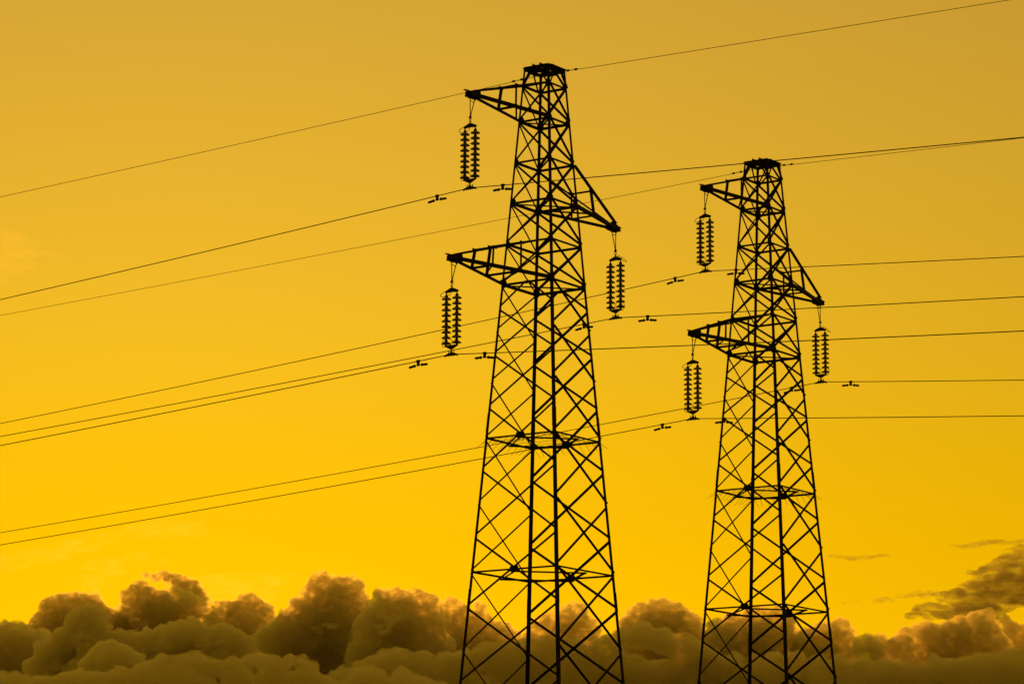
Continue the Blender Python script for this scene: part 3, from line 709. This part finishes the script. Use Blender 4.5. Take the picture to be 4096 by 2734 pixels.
    'pale_shoulder': [(-546,12683,1396,25), (-511,12718,1403,23), (-468,12705,1404,23), (-424,12678,1395,27), (-377,12713,1407,29), (-335,12740,1394,29), (-309,12693,1371,20), (-516,12716,1345,60), (-424,12683,1342,63), (-353,12759,1344,47), (-455,12730,1274,90), (-546,12734,1262,78), (-364,12746,1264,72), (-455,12759,1173,90), (-332,12713,1182,84), (-557,12741,1329,35), (-507,12733,1236,41), (-536,12724,1106,59), (-544,12759,1027,90), (-580,12739,929,78), (-487,12701,1335,34), (-510,12731,1300,40), (-476,12721,1137,53), (-556,12787,1068,75), (-472,12767,878,87), (-481,12714,1339,34), (-479,12721,1202,52), (-453,12700,1137,60), (-490,12739,979,69), (-537,12785,880,101), (-403,12709,1217,58), (-433,12742,1079,85), (-443,12765,991,99), (-396,12759,887,103), (-390,12720,1365,31), (-397,12717,1323,39), (-424,12753,1153,72), (-335,12768,981,89), (-407,12763,873,105), (-361,12755,1354,37), (-320,12717,1308,42), (-286,12769,1140,66), (-264,12746,965,103), (-305,12691,1342,20), (-303,12725,1317,26), (-294,12703,1242,37), (-277,12780,1203,48), (-281,12796,1008,71), (-275,12731,914,71), (-568,12754,1261,69), (-547,12697,1170,83), (-516,12735,1073,93), (-445,12734,963,81), (-397,12695,1251,76), (-404,12706,1163,77), (-376,12791,1066,108), (-366,12723,950,96), (-312,12774,1277,61), (-354,12715,1204,66), (-289,12758,1130,62), (-290,12714,1033,83), (-312,12787,933,94), (-507,12696,1141,79), (-406,12773,1038,109), (-394,12725,923,99), (-578,12748,1148,98), (-466,12741,1041,103), (-495,12800,934,82), (-339,12711,1155,91), (-302,12724,1055,105), (-506,12773,1045,110), (-475,12793,936,81), (-315,12709,1060,106), (-400,12748,952,77)],
    'dark_knob': [(-251,13457,1454,24), (-218,13423,1438,21), (-270,13451,1428,27), (-134,13403,1428,21), (-115,13455,1416,21), (-205,13456,1396,47), (-307,13431,1371,54), (-256,13437,1333,69), (-140,13439,1363,42), (-173,13480,1325,63), (-95,13461,1333,48), (-31,13415,1316,42), (11,13459,1307,30), (-223,13477,1253,89), (-94,13433,1237,88), (-271,13467,1420,27), (-270,13422,1380,37), (-286,13442,1237,52), (-237,13468,1095,79), (-238,13425,999,90), (-240,13437,1301,43), (-218,13436,1195,52), (-168,13509,958,97), (-290,13431,1250,58), (-287,13449,1190,49), (-317,13458,1030,87), (-209,13421,927,80), (-127,13399,1397,22), (-119,13475,1339,31), (-133,13401,1290,34), (-121,13440,1187,51), (-101,13457,1121,67), (-123,13417,1037,68), (-105,13474,1387,24), (-101,13452,1355,30), (-136,13471,1321,29), (-131,13438,1277,46), (-144,13488,1232,44), (-121,13430,1169,56), (-149,13447,1022,90), (-135,13445,928,79), (-209,13447,1325,51), (-178,13462,1259,68), (-192,13482,1181,82), (-176,13432,1082,92), (-270,13506,979,82), (-264,13430,1292,56), (-250,13411,1213,69), (-365,13447,1125,88), (-332,13419,1018,92), (-228,13444,1232,88), (-316,13403,1128,111), (-152,13465,1304,49), (-165,13476,1245,64), (-153,13403,1168,63), (-175,13491,995,83), (-209,13481,1141,83), (-179,13489,1036,103), (-233,13468,917,107), (-129,13478,1195,58), (-52,13501,1116,73), (-65,13508,1021,104), (-23,13418,1255,44), (4,13409,1195,48), (-53,13482,1131,76), (24,13435,1044,68), (-90,13476,949,79), (21,13435,1261,31), (10,13445,1218,43), (43,13484,1171,50), (58,13424,1035,64), (-30,13486,955,79), (-228,13484,1125,92), (-255,13463,1006,100), (-18,13487,1114,103), (-82,13461,994,113)],
    'behind_legs': [(240,13426,1420,28), (281,13446,1428,28), (307,13400,1418,26), (204,13410,1393,23), (169,13400,1382,23), (140,13477,1369,28), (336,13452,1388,23), (354,13453,1358,23), (241,13470,1372,55), (311,13431,1353,50), (180,13433,1340,45), (109,13424,1341,30), (240,13428,1287,69), (212,13406,1337,32), (247,13414,1171,60), (244,13467,1008,93), (277,13469,1389,31), (279,13407,1343,33), (273,13451,1245,61), (325,13468,1181,56), (232,13416,1099,80), (275,13416,1009,72), (316,13435,1384,26), (330,13472,1307,47), (268,13424,1250,53), (309,13413,1189,62), (321,13460,1122,79), (244,13423,1034,86), (368,13448,938,93), (230,13393,1325,34), (207,13400,1242,45), (175,13466,1131,53), (233,13423,966,91), (159,13428,1318,36), (180,13421,1279,42), (196,13438,1235,48), (158,13442,1182,49), (167,13498,1124,62), (170,13460,1046,62), (121,13453,1286,40), (174,13485,1242,37), (148,13471,1185,56), (122,13457,1119,61), (99,13440,1041,85), (140,13491,954,98), (341,13463,1323,32), (321,13439,1282,35), (312,13469,1239,51), (355,13403,1180,43), (369,13453,1121,66), (320,13485,1049,76), (359,13415,956,92), (367,13433,1322,29), (350,13397,1286,27), (358,13452,1253,35), (403,13451,1091,64), (390,13427,1015,60), (275,13409,1286,52), (211,13454,1211,76), (223,13455,1119,79), (292,13443,1012,83), (275,13434,1280,48), (344,13436,1126,86), (341,13425,1027,94), (152,13455,1276,44), (233,13468,1138,72), (221,13485,1051,82), (107,13507,948,82), (87,13476,1302,39), (139,13447,1257,46), (119,13478,1210,49), (135,13434,1146,53), (163,13502,1082,56), (172,13490,999,86), (272,13458,1188,84), (283,13429,1086,91), (214,13508,979,96)],
    'between_pylons': [(519,13312,1391,32), (554,13277,1412,31), (610,13341,1423,34), (657,13352,1431,36), (704,13327,1407,40), (743,13263,1377,40), (790,13304,1349,40), (597,13332,1345,74), (690,13284,1320,84), (506,13352,1315,63), (766,13307,1269,74), (617,13327,1238,95), (493,13292,1343,38), (483,13330,1248,59), (505,13309,1183,51), (519,13362,1114,71), (494,13347,1025,91), (462,13395,926,89), (542,13286,1367,41), (555,13341,1327,43), (545,13289,1206,55), (581,13313,1135,71), (621,13311,1048,85), (605,13320,946,82), (633,13335,1373,45), (633,13286,1320,38), (581,13291,1197,58), (561,13368,924,113), (665,13292,1373,35), (651,13286,1260,59), (613,13342,1194,73), (620,13351,1111,81), (683,13338,1012,105), (662,13283,1287,47), (685,13328,1224,61), (676,13291,1141,62), (708,13332,1051,91), (673,13329,943,107), (770,13269,1319,54), (707,13317,1199,67), (740,13327,1120,66), (813,13299,1025,82), (767,13303,917,107), (793,13353,1295,49), (831,13299,1233,59), (736,13299,1165,54), (742,13346,996,84), (637,13347,1239,85), (563,13331,1132,88), (548,13354,1018,99), (651,13337,1201,97), (644,13307,1083,112), (652,13377,973,101), (492,13366,1223,65), (518,13329,1130,80), (583,13395,1030,113), (826,13320,1163,91), (834,13335,1060,101), (715,13353,945,87), (569,13303,1100,82), (594,13309,985,98)],
    'bank_mid': [(-157,11483,1027,42), (-84,11475,1047,42), (-20,11420,1058,41), (54,11467,1063,47), (127,11429,1080,41), (182,11417,1079,41), (265,11483,1070,47), (347,11431,1087,41), (419,11410,1104,41), (485,11464,1118,47), (555,11395,1085,47), (628,11393,1068,49), (694,11427,1063,45), (-494,11448,1002,43), (-457,11444,1018,41), (-399,11440,1018,48), (-324,11442,1020,37), (-236,11468,1018,43), (-170,11423,1015,44), (-114,11479,1025,35), (-43,11419,991,40), (-2,11419,1010,58), (86,11416,1018,47), (111,11464,1008,54), (202,11459,1017,42), (252,11467,1010,52), (334,11440,1010,45), (361,11431,1008,59), (446,11408,998,50), (515,11447,991,40), (565,11424,985,47), (662,11426,1019,55), (704,11462,1008,58), (746,11392,1000,40), (-435,11468,973,88), (-334,11422,933,55), (-269,11440,962,62), (-226,11484,972,54), (-128,11484,930,57), (4,11427,972,50), (38,11481,926,81), (121,11424,922,56), (226,11460,944,56), (361,11431,955,70), (420,11441,960,77), (535,11420,942,51), (609,11423,939,67), (687,11452,964,60), (764,11438,974,71), (-564,11419,886,112), (-432,11444,890,101), (-299,11467,856,106), (-252,11478,875,95), (-171,11498,871,92), (-35,11435,864,67), (41,11433,851,79), (144,11432,901,80), (270,11447,905,79), (347,11482,902,106), (504,11464,860,87), (532,11468,891,92), (658,11463,870,104), (798,11436,883,76)],
    'behind_right_pylon': [(828,12889,1307,24), (857,12878,1296,29), (921,12927,1312,39), (979,12875,1312,39), (1042,12880,1354,33), (1004,12927,1364,29), (1096,12918,1346,33), (1142,12852,1305,37), (885,12868,1238,76), (1008,12863,1239,86), (1114,12892,1232,77), (992,12926,1162,92), (817,12941,1276,25), (831,12912,1239,38), (852,12947,1201,43), (818,12946,1152,47), (863,12881,1089,55), (781,12939,1026,75), (821,12916,945,82), (840,12950,1261,33), (895,12914,1169,39), (842,12901,1111,63), (863,12932,1047,57), (892,12927,968,84), (917,12862,1248,45), (914,12932,1200,50), (896,12875,1129,60), (881,12925,1057,62), (949,12919,966,74), (966,12908,1138,66), (950,12893,1059,75), (1031,12941,973,96), (1047,12909,1309,37), (1028,12872,1204,57), (1028,12893,1065,81), (1007,12959,980,94), (1014,12884,1318,28), (1041,12926,1176,51), (958,12933,1109,56), (999,12960,1033,72), (1035,12940,938,101), (1089,12924,1298,43), (1056,12858,1190,52), (1131,12892,1129,62), (1114,12876,1051,74), (1113,12880,962,79), (1135,12913,1257,48), (1169,12879,1202,58), (1120,12938,1145,61), (1099,12923,1071,71), (1125,12907,984,90), (861,12889,1128,82), (824,12906,1023,84), (858,12978,917,79), (1020,12920,1119,106), (1073,12904,1005,82), (953,12949,896,87), (1051,12944,1124,99), (1049,12913,1015,90), (1090,12880,901,82), (923,12885,1027,81), (1039,12892,916,103)],
    'right_knob': [(1268,12771,1287,33), (1239,12790,1269,33), (1302,12789,1279,33), (1345,12723,1296,33), (1380,12788,1274,27), (1292,12820,1226,66), (1366,12792,1223,49), (1201,12773,1231,47), (1285,12759,1148,81), (1246,12760,1237,38), (1285,12763,1190,51), (1281,12812,1072,58), (1315,12825,996,87), (1292,12825,903,96), (1221,12750,1216,43), (1278,12772,1115,54), (1216,12818,1052,64), (1215,12804,973,86), (1288,12780,1182,51), (1265,12797,1127,62), (1260,12755,1057,63), (1346,12828,986,72), (1320,12764,889,93), (1347,12749,1250,36), (1340,12777,1205,48), (1365,12758,1148,60), (1385,12793,1085,65), (1401,12753,1004,75), (1414,12832,918,93), (1399,12784,1195,33), (1377,12779,1149,52), (1348,12745,1091,60), (1406,12770,1030,55), (1401,12778,956,75), (1317,12749,1123,63), (1246,12841,1037,89), (1247,12830,929,99), (1336,12743,1148,61), (1320,12828,1086,58), (1326,12827,1004,87), (1314,12836,909,107), (1197,12792,1165,61), (1209,12822,1101,54), (1249,12755,1018,85), (1313,12757,1031,81), (1291,12757,920,98)],
    'right_bank': [(1436,12373,1205,28), (1392,12352,1191,27), (1480,12391,1207,28), (1512,12366,1190,27), (1560,12372,1229,27), (1601,12318,1238,22), (1640,12301,1249,21), (1668,12296,1237,27), (1721,12296,1240,33), (1776,12271,1258,33), (1838,12293,1272,36), (1884,12322,1284,27), (1651,12350,1198,61), (1759,12281,1203,76), (1862,12265,1220,61), (1528,12312,1164,55), (1906,12289,1176,50), (1445,12357,1150,52), (1705,12322,1149,70), (1826,12349,1152,70), (1443,12378,1125,36), (1458,12406,1080,47), (1444,12408,1025,48), (1484,12408,883,73), (1367,12332,1150,31), (1411,12408,1119,30), (1418,12373,1071,35), (1365,12423,1021,57), (1385,12367,955,51), (1373,12391,883,76), (1460,12377,1164,37), (1459,12342,1121,40), (1460,12368,1077,52), (1445,12357,1021,45), (1454,12408,960,63), (1425,12367,880,82), (1506,12372,1151,27), (1501,12351,1111,30), (1510,12327,1064,44), (1526,12386,1016,42), (1472,12383,953,59), (1456,12354,878,63), (1548,12363,1189,34), (1554,12367,1151,36), (1551,12325,1102,44), (1546,12316,1049,59), (1556,12377,991,64), (1599,12359,1210,25), (1603,12358,1179,27), (1612,12328,1139,40), (1580,12350,1097,47), (1634,12369,1047,51), (1557,12339,983,57), (1561,12341,912,71), (1620,12312,1154,30), (1630,12311,1113,35), (1627,12327,1065,41), (1660,12351,1067,59), (1639,12389,1008,54), (1659,12358,932,81), (1728,12308,1147,45), (1709,12335,1031,63), (1739,12305,953,84), (1788,12344,867,77), (1749,12286,1166,49), (1788,12354,1118,43), (1776,12316,1050,71), (1808,12369,979,83), (1775,12319,886,77), (1815,12311,1222,45), (1829,12318,1171,53), (1879,12300,1109,67), (1886,12310,1039,69), (1870,12308,955,94), (1863,12352,861,98), (1897,12267,1202,30), (1854,12282,1158,38), (1861,12312,1046,59), (1912,12295,972,74), (1818,12314,887,97), (1684,12311,1105,77), (1660,12306,1018,84), (1620,12375,923,105), (1729,12348,1099,82), (1821,12330,994,94), (1710,12365,889,93), (1917,12316,1136,70), (1911,12343,1052,87), (1567,12318,1085,57), (1579,12360,1010,83), (1516,12341,916,79), (1932,12323,1106,55), (1910,12312,1034,76), (1956,12267,948,78), (1874,12362,857,103), (1478,12407,1078,57), (1433,12341,998,65), (1399,12347,911,76), (1708,12374,1051,70), (1639,12389,954,82), (1818,12313,1047,81), (1839,12312,949,90)],
    'right_edge': [(2110,13265,1355,26), (2139,13216,1337,29), (2174,13237,1333,24), (2084,13305,1346,21), (2132,13297,1304,42), (2180,13281,1290,38), (2216,13262,1320,38), (2208,13226,1253,50), (2136,13298,1320,33), (2125,13238,1276,31), (2096,13240,1232,45), (2140,13236,1180,54), (2082,13303,1124,70), (2149,13262,1049,69), (2070,13268,964,84), (2169,13274,1301,34), (2113,13249,1257,41), (2116,13242,1209,49), (2105,13252,1153,56), (2138,13254,1007,84), (2188,13274,1302,32), (2192,13289,1230,43), (2206,13297,1184,39), (2183,13287,1127,63), (2174,13289,1062,72), (2228,13278,984,82), (2073,13244,1309,20), (2093,13231,1279,33), (2062,13243,1245,39), (2089,13247,1205,37), (2059,13317,1106,55), (2050,13300,1038,73), (2084,13334,961,78), (2147,13317,1246,41), (2148,13235,1180,55), (2104,13335,1119,75), (2071,13259,1031,82), (2061,13297,938,90), (2194,13264,1234,45), (2217,13241,1116,58), (2149,13329,1049,62), (2130,13279,957,80), (2202,13212,1260,50), (2256,13296,1215,55), (2189,13270,1150,69), (2179,13266,1075,75), (2272,13243,987,98), (2250,13290,1187,59), (2161,13238,1111,78), (2217,13236,1028,71), (2262,13235,930,78)],
    'right_dark': [(2257,13689,1715,20), (2225,13733,1712,16), (2291,13659,1700,26), (2253,13709,1692,26), (2189,13678,1688,18), (2160,13741,1684,12), (2234,13717,1664,26), (2179,13741,1660,22), (2123,13718,1660,13), (2081,13745,1655,9), (2294,13724,1668,39), (2254,13762,1633,37), (2197,13776,1634,30), (2140,13750,1627,24), (2082,13714,1623,17), (2041,13748,1630,10), (2287,13730,1596,46), (2227,13726,1589,40), (2165,13705,1586,35), (2116,13773,1590,29), (2057,13733,1582,20), (2011,13777,1580,12), (2269,13748,1552,43), (2212,13762,1553,39), (2151,13748,1552,35), (2098,13788,1552,30), (2040,13801,1550,24), (1978,13736,1539,18), (1932,13783,1541,13), (1892,13825,1540,9), (2258,13770,1518,33), (2201,13778,1516,33), (2137,13748,1512,30), (2081,13773,1514,27), (2025,13792,1513,22), (1970,13824,1514,18), (1909,13765,1505,13), (2172,13767,1485,24), (2100,13725,1480,23), (2047,13809,1488,21), (1979,13797,1487,16), (2307,13706,1521,46)],
    'right_veil': [(1785,13575,1439,19), (1844,13577,1446,23), (1898,13550,1450,26), (1957,13554,1444,30), (2025,13578,1447,32), (2071,13588,1429,32), (1755,13602,1416,15), (2007,13548,1441,26), (1946,13570,1436,23), (1883,13584,1421,19), (2075,13568,1447,26), (1827,13650,1428,14), (1991,13618,1419,26)],
    'bank_right': [(1832,11302,1036,28), (1804,11326,1033,30), (1752,11305,1025,28), (1699,11315,1018,30), (1652,11359,1005,30), (1488,11349,982,33), (1434,11349,987,33), (1354,11358,993,35), (1275,11370,1004,33), (1198,11406,1023,33), (1125,11432,1033,30), (1047,11413,1031,30), (969,11391,1026,32), (898,11450,1034,30), (822,11454,1034,32), (731,11403,1031,32), (1879,11262,1035,37), (700,11408,968,31), (727,11456,979,48), (813,11438,999,33), (841,11404,979,47), (905,11451,984,34), (959,11392,977,51), (993,11391,992,37), (1057,11436,986,32), (1186,11384,994,36), (1226,11423,987,33), (1288,11406,972,34), (1316,11390,981,32), (1404,11396,971,48), (1432,11363,971,38), (1488,11363,993,29), (1550,11355,990,51), (1603,11381,980,50), (1635,11307,992,33), (1697,11317,989,35), (1758,11286,979,36), (1799,11345,980,52), (1849,11337,969,47), (1910,11272,974,41), (662,11410,943,69), (761,11434,949,52), (834,11438,964,44), (905,11461,945,64), (942,11385,959,55), (1016,11429,962,53), (1094,11392,960,39), (1120,11439,944,66), (1183,11398,936,45), (1270,11413,940,41), (1328,11385,935,49), (1405,11346,945,68), (1454,11383,937,40), (1513,11359,957,51), (1578,11339,952,51), (1656,11334,942,45), (1717,11304,935,51), (1774,11334,955,64), (1828,11302,949,67), (1889,11295,952,50), (684,11428,883,65), (789,11429,903,88), (866,11446,891,68), (941,11408,877,68), (1020,11403,892,69), (1128,11372,898,86), (1207,11398,880,67), (1324,11397,882,50), (1416,11400,890,67), (1470,11384,904,69), (1596,11389,894,54), (1673,11337,880,83), (1790,11306,900,63), (1863,11322,875,72)],
    'streak_low': [(1461,14297,1766,7), (1482,14358,1773,8), (1495,14337,1770,9), (1512,14362,1771,10), (1519,14285,1760,10), (1534,14282,1758,11), (1553,14323,1761,11), (1566,14302,1757,12), (1579,14281,1754,12), (1594,14278,1753,12), (1609,14284,1754,12), (1625,14288,1756,12), (1642,14302,1760,12), (1657,14306,1762,11), (1677,14343,1769,11), (1686,14294,1764,10), (1698,14268,1763,9), (1710,14240,1760,9), (1730,14283,1765,8), (1748,14312,1768,7)],
    'streak_mid': [(1538,14348,1557,8), (1559,14290,1549,9), (1599,14340,1560,8), (1689,14294,1559,12), (1724,14355,1572,15), (1749,14333,1567,11), (1796,14327,1587,12), (1822,14315,1589,15), (1854,14246,1589,15), (1904,14318,1593,16), (1935,14241,1592,16)],
    'streak_high': [(2015,14195,1804,8), (2031,14195,1804,9), (2051,14217,1807,10), (2077,14283,1815,11), (2085,14225,1808,11), (2100,14217,1809,12), (2115,14212,1811,12), (2128,14183,1811,13), (2150,14223,1819,13), (2173,14269,1829,13), (2187,14248,1829,13), (2205,14263,1833,14), (2208,14175,1822,13), (2227,14190,1824,13), (2246,14211,1827,13), (2254,14158,1820,13), (2271,14161,1820,12), (2293,14196,1825,12), (2308,14187,1826,11), (2319,14153,1824,11), (2343,14203,1834,10), (2362,14218,1839,10), (2369,14159,1835,9), (2394,14211,1844,8)],
    'cirrus_fan': [(-5013,28928,6617,71), (-4870,28931,6582,80), (-4685,28818,6532,61), (-4526,28864,6520,42), (-4984,28931,6447,94), (-4799,28961,6443,85), (-4592,28857,6408,66), (-4413,28929,6406,42), (-4227,28962,6397,28), (-4988,28991,6290,85), (-4782,29039,6290,66), (-4596,28912,6287,42), (-4946,28909,6151,71), (-4777,28897,6126,42)],
    'cirrus_line': [(-4911,28906,5868,13), (-4922,29098,5907,8), (-4890,29035,5892,6), (-4854,28947,5871,10), (-4845,29023,5883,15), (-4818,28988,5873,18), (-4818,29119,5898,15), (-4788,29066,5888,9), (-4760,29026,5882,6), (-4740,29033,5887,8), (-4704,28942,5872,14), (-4685,28957,5879,18), (-4674,29015,5892,16), (-4644,28962,5881,10), (-4642,29084,5903,6), (-4621,29086,5900,7), (-4584,28991,5877,12), (-4570,29039,5884,17), (-4561,29115,5898,17), (-4516,28968,5869,12), (-4500,29001,5879,7), (-4475,28977,5877,6), (-4467,29064,5899,11), (-4460,29153,5920,16), (-4420,29033,5897,17), (-4415,29137,5917,14), (-4385,29082,5904,8), (-4365,29096,5903,6)],
    'cirrus_low': [(-3542,29605,3867,80), (-3307,29628,3896,104), (-3058,29537,3866,85), (-3864,29522,3783,85), (-4145,29515,3685,94), (-4408,29385,3596,103), (-4694,29405,3549,94), (-4863,29293,3487,94), (-3856,29532,3497,104), (-4005,29602,3385,94), (-2956,29590,3366,94), (-2731,29736,3371,118), (-2483,29629,3361,127), (-2252,29705,3402,104), (-2043,29785,3441,61), (-2722,29669,3244,104), (-2394,29738,3242,94), (-3532,29582,3601,80), (-3304,29671,3589,61)],
    'scrap_tower': [(-765,12217,1279,9), (-733,12183,1282,11), (-705,12188,1288,11), (-676,12194,1286,8), (-789,12236,1272,7)],
    'scrap_low': [(-793,12131,1206,8), (-765,12148,1214,11), (-730,12133,1221,13), (-700,12120,1211,14), (-682,12121,1200,9), (-742,12158,1203,10)],
    'scrap_round': [(-1090,12488,1282,11), (-1061,12493,1287,14), (-1033,12517,1294,15), (-1002,12462,1286,12), (-1100,12470,1271,8)],
    'scrap_double': [(-1111,11220,1047,8), (-1080,11174,1048,12), (-1049,11177,1056,14), (-1022,11180,1065,14), (-1009,11239,1076,8), (-1075,11239,1043,10)],
    'scrap_pale': [(-595,11899,1156,12), (-562,11920,1169,16), (-528,11915,1180,19), (-488,11915,1186,22), (-449,11911,1215,25), (-484,11936,1240,22), (-508,11939,1274,17), (-466,11890,1281,20), (-420,11882,1280,22), (-381,11899,1276,19), (-342,11935,1263,15), (-405,11947,1241,22), (-365,11964,1220,17), (-284,11936,1189,15), (-249,11900,1186,11)],
}
CLOUD_LABEL = {
    'back_left': ('big dark rounded cloud with glowing orange rim at far left, behind the pale peak', 'thick'),
    'left_edge': ('hazy brown cloud cut by the left edge of the picture', 'thick'),
    'lit_peak': ('pale olive pointed cloud in front of the dark rounded cloud at left', 'near'),
    'centre_back': ('wide dark cloud with fiery left edge, below the hooked tail cloud', 'thick'),
    'tail': ('small hooked tail of dark cloud curling above the wide dark cloud', 'tail'),
    'round_behind': ('dark rounded cloud between the hooked tail cloud and the tallest cloud', 'thick'),
    'lit_double': ('pale two-humped cloud in front of the wide dark cloud', 'near'),
    'lit_low': ('low pale cloud mound under the pale olive peak at left', 'near'),
    'tall_tower': ('tallest dark cloud tower left of the nearer pylon', 'thick'),
    'pale_shoulder': ('paler mottled cloud joining the tallest cloud to the nearer pylon', 'thick'),
    'dark_knob': ('dark ragged cloud knobs right behind the left leg of the nearer pylon', 'thick'),
    'behind_legs': ('brown cloud dome seen between the right legs of the nearer pylon', 'thick'),
    'between_pylons': ('dark cloud dome in the gap between the two pylons', 'thick'),
    'behind_right_pylon': ('brown cloud with orange top behind the legs of the farther pylon', 'thick'),
    'right_knob': ('dark rounded cloud knob just right of the farther pylon', 'thick'),
    'right_bank': ('broad brown cloud mass right of the farther pylon, below the dark floating cloud', 'thick'),
    'right_edge': ('small brown cloud heap at the right edge under the dark floating cloud', 'thick'),
    'right_dark': ('dark ragged cloud floating clear of the bank at the right edge', 'ragged'),
    'right_veil': ('thin veil of cloud under the dark floating cloud at right', 'ragged'),
    'streak_low': ('long thin cloud streak beside the farther pylon, lowest of the high streaks', 'thin'),
    'streak_mid': ('row of torn cloud scraps leading up to the dark floating cloud', 'thin'),
    'streak_high': ('faint thin cloud streak above the dark floating cloud', 'thin'),
    'scrap_tower': ('pale torn scrap of cloud across the middle of the tallest cloud', 'scrap'),
    'scrap_low': ('pale torn scrap of cloud low on the tallest cloud', 'scrap'),
    'scrap_round': ('pale torn scrap of cloud in front of the dark rounded cloud', 'scrap'),
    'scrap_double': ('pale torn scrap of cloud in front of the two-humped cloud', 'scrap'),
    'scrap_pale': ('large pale veil of cloud in front of the mottled cloud left of the nearer pylon', 'scrap'),
    'cirrus_fan': ('pale feathery wisp high on the left edge above the short bright wisp', 'ice'),
    'cirrus_line': ('short bright wisp on the left edge between the pylon wires', 'ice'),
    'cirrus_low': ('faint glowing veil of high cloud low on the left above the cloud bank', 'veil'),
}
BANKS = {'bank_left': 'low brown cloud bank along the bottom left of the picture',
         'bank_mid': 'low brown cloud bank along the bottom behind the nearer pylon',
         'bank_right': 'low brown cloud bank along the bottom right of the picture'}
_ico = {}
def ico(sub):
    if sub not in _ico:
        bm = bmesh.new()
        bmesh.ops.create_icosphere(bm, subdivisions=sub, radius=1.0)
        _ico[sub] = ([v.co.copy() for v in bm.verts], [tuple(v.index for v in f.verts) for f in bm.faces])
        bm.free()
    return _ico[sub]
STYLE = {   # voxel, relief, widen x, deepen y, flatten z, turrets, material
    'thick': (6.0, 8.5, 1.0, 2.0, 1.0, 13, M_CLOUD),
    'near': (5.4, 7.0, 1.0, 1.8, 1.0, 14, M_CLOUD_NEAR),
    'bank': (6.2, 7.5, 1.1, 1.6, 0.95, 13, M_CLOUD_BANK),
    'ragged': (5.5, 6.0, 2.6, 2.6, 1.1, 6, M_CLOUD_THIN),
    'thin': (4.5, 5.0, 2.6, 1.6, 0.9, 4, M_STREAK),
    'tail': (4.5, 6.0, 1.05, 2.0, 1.0, 12, M_CLOUD),
    'scrap': (5.0, 5.0, 1.6, 1.2, 0.8, 6, M_SCRAP),
    'veil': (20.0, 12.0, 2.4, 2.0, 1.0, 4, M_VEIL),
    'ice': (16.0, 12.0, 2.4, 2.0, 1.0, 4, M_CIRRUS),
}
def voxel_mesh(src, voxel):
    tmp = bpy.data.objects.new('tmp', src)
    col.objects.link(tmp)
    md = tmp.modifiers.new('r', 'REMESH')
    md.mode = 'VOXEL'
    md.voxel_size = voxel
    bpy.context.view_layer.update()
    me = bpy.data.meshes.new_from_object(tmp.evaluated_get(bpy.context.evaluated_depsgraph_get()))
    bpy.data.objects.remove(tmp)
    return me
def build_cloud(name, key, blobs, style):
    voxel, amp, wx, wy, wz, turrets, mat = STYLE[style]
    n_ = len(blobs)
    C0 = Vector((sum(b[0] for b in blobs) / n_, sum(b[1] for b in blobs) / n_, sum(b[2] for b in blobs) / n_))
    rng = random.Random(key)
    V, F = [], []
    todo = []
    def unit():
        return Vector((rng.gauss(0, 1), rng.gauss(0, .8), rng.gauss(.3, 1))).normalized()
    for x, y, z, r in blobs:
        c = Vector((x, y, z)) - C0
        todo.append((c, r, 2))
        for _ in range(turrets):           # smaller domes growing out of each dome, and again
            d = unit()
            q = r * rng.uniform(.18, .45)
            e = c + Vector((d.x * wx, d.y * wy, d.z * wz)) * (r * 1.02 - q * .55)
            todo.append((e, q, 1))
            for _ in range(2):
                d2 = (d + unit() * .8).normalized()
                q2 = q * rng.uniform(.35, .55)
                if q2 > voxel * 1.4:
                    todo.append((e + d2 * (q * 1.02 - q2 * .6), q2, 1))
    for c, r, sub in todo:
        k = len(V)
        iv, if_ = ico(sub)
        V += [c + Vector((p.x * r * wx, p.y * r * wy, p.z * r * wz)) for p in iv]
        F += [(a + k, b + k, d + k) for a, b, d in if_]
    src = mesh('tmp', V, F, mat)
    me = voxel_mesh(src, voxel)
    bpy.data.meshes.remove(src)
    off = Vector((C0.x * .37, C0.y * .11, C0.z)) * .01
    nrm = [v.normal.copy() for v in me.vertices]
    co = []
    for v, n in zip(me.vertices, nrm):
        p = v.co
        q = p / (amp * 9) + off
        warp = noise.noise_vector(q * 1.7) * .35
        h = 0.0
        s = 1.0
        q = q + warp
        for o_ in range(5):
            h += s * (0.42 - 1.5 * abs(noise.noise(q)))
            q = q * 2.13 + Vector((1.7, 3.1, .4))
            s *= .66
        dv = noise.noise_vector(p / (amp * 2.2) + off) * (amp * .3)
        big = noise.noise_vector(p / 150.0 + off * 3) * 18.0 + noise.noise_vector(p / 60.0 + off) * 11.0
        if style in ('thin', 'ice'):
            big *= .4
        co.extend(p + n * (h * amp * 1.5) + dv + big)
    me.vertices.foreach_set('co', co)
    me.update()
    me2 = voxel_mesh(me, voxel * .95)      # closes folds left by the relief
    bpy.data.meshes.remove(me)
    me2.materials.clear()
    me2.materials.append(mat)
    me2.update()
    return link(name, me2, None, C0)
for key, blobs in CLOUDS.items():
    if key in BANKS:
        tag(build_cloud('cloud_bank', key, blobs, 'bank'), BANKS[key], None, None, 'stuff')
    else:
        lab, style = CLOUD_LABEL[key]
        tag(build_cloud('cloud', key, blobs, style), lab, 'cloud', 'sunset clouds')
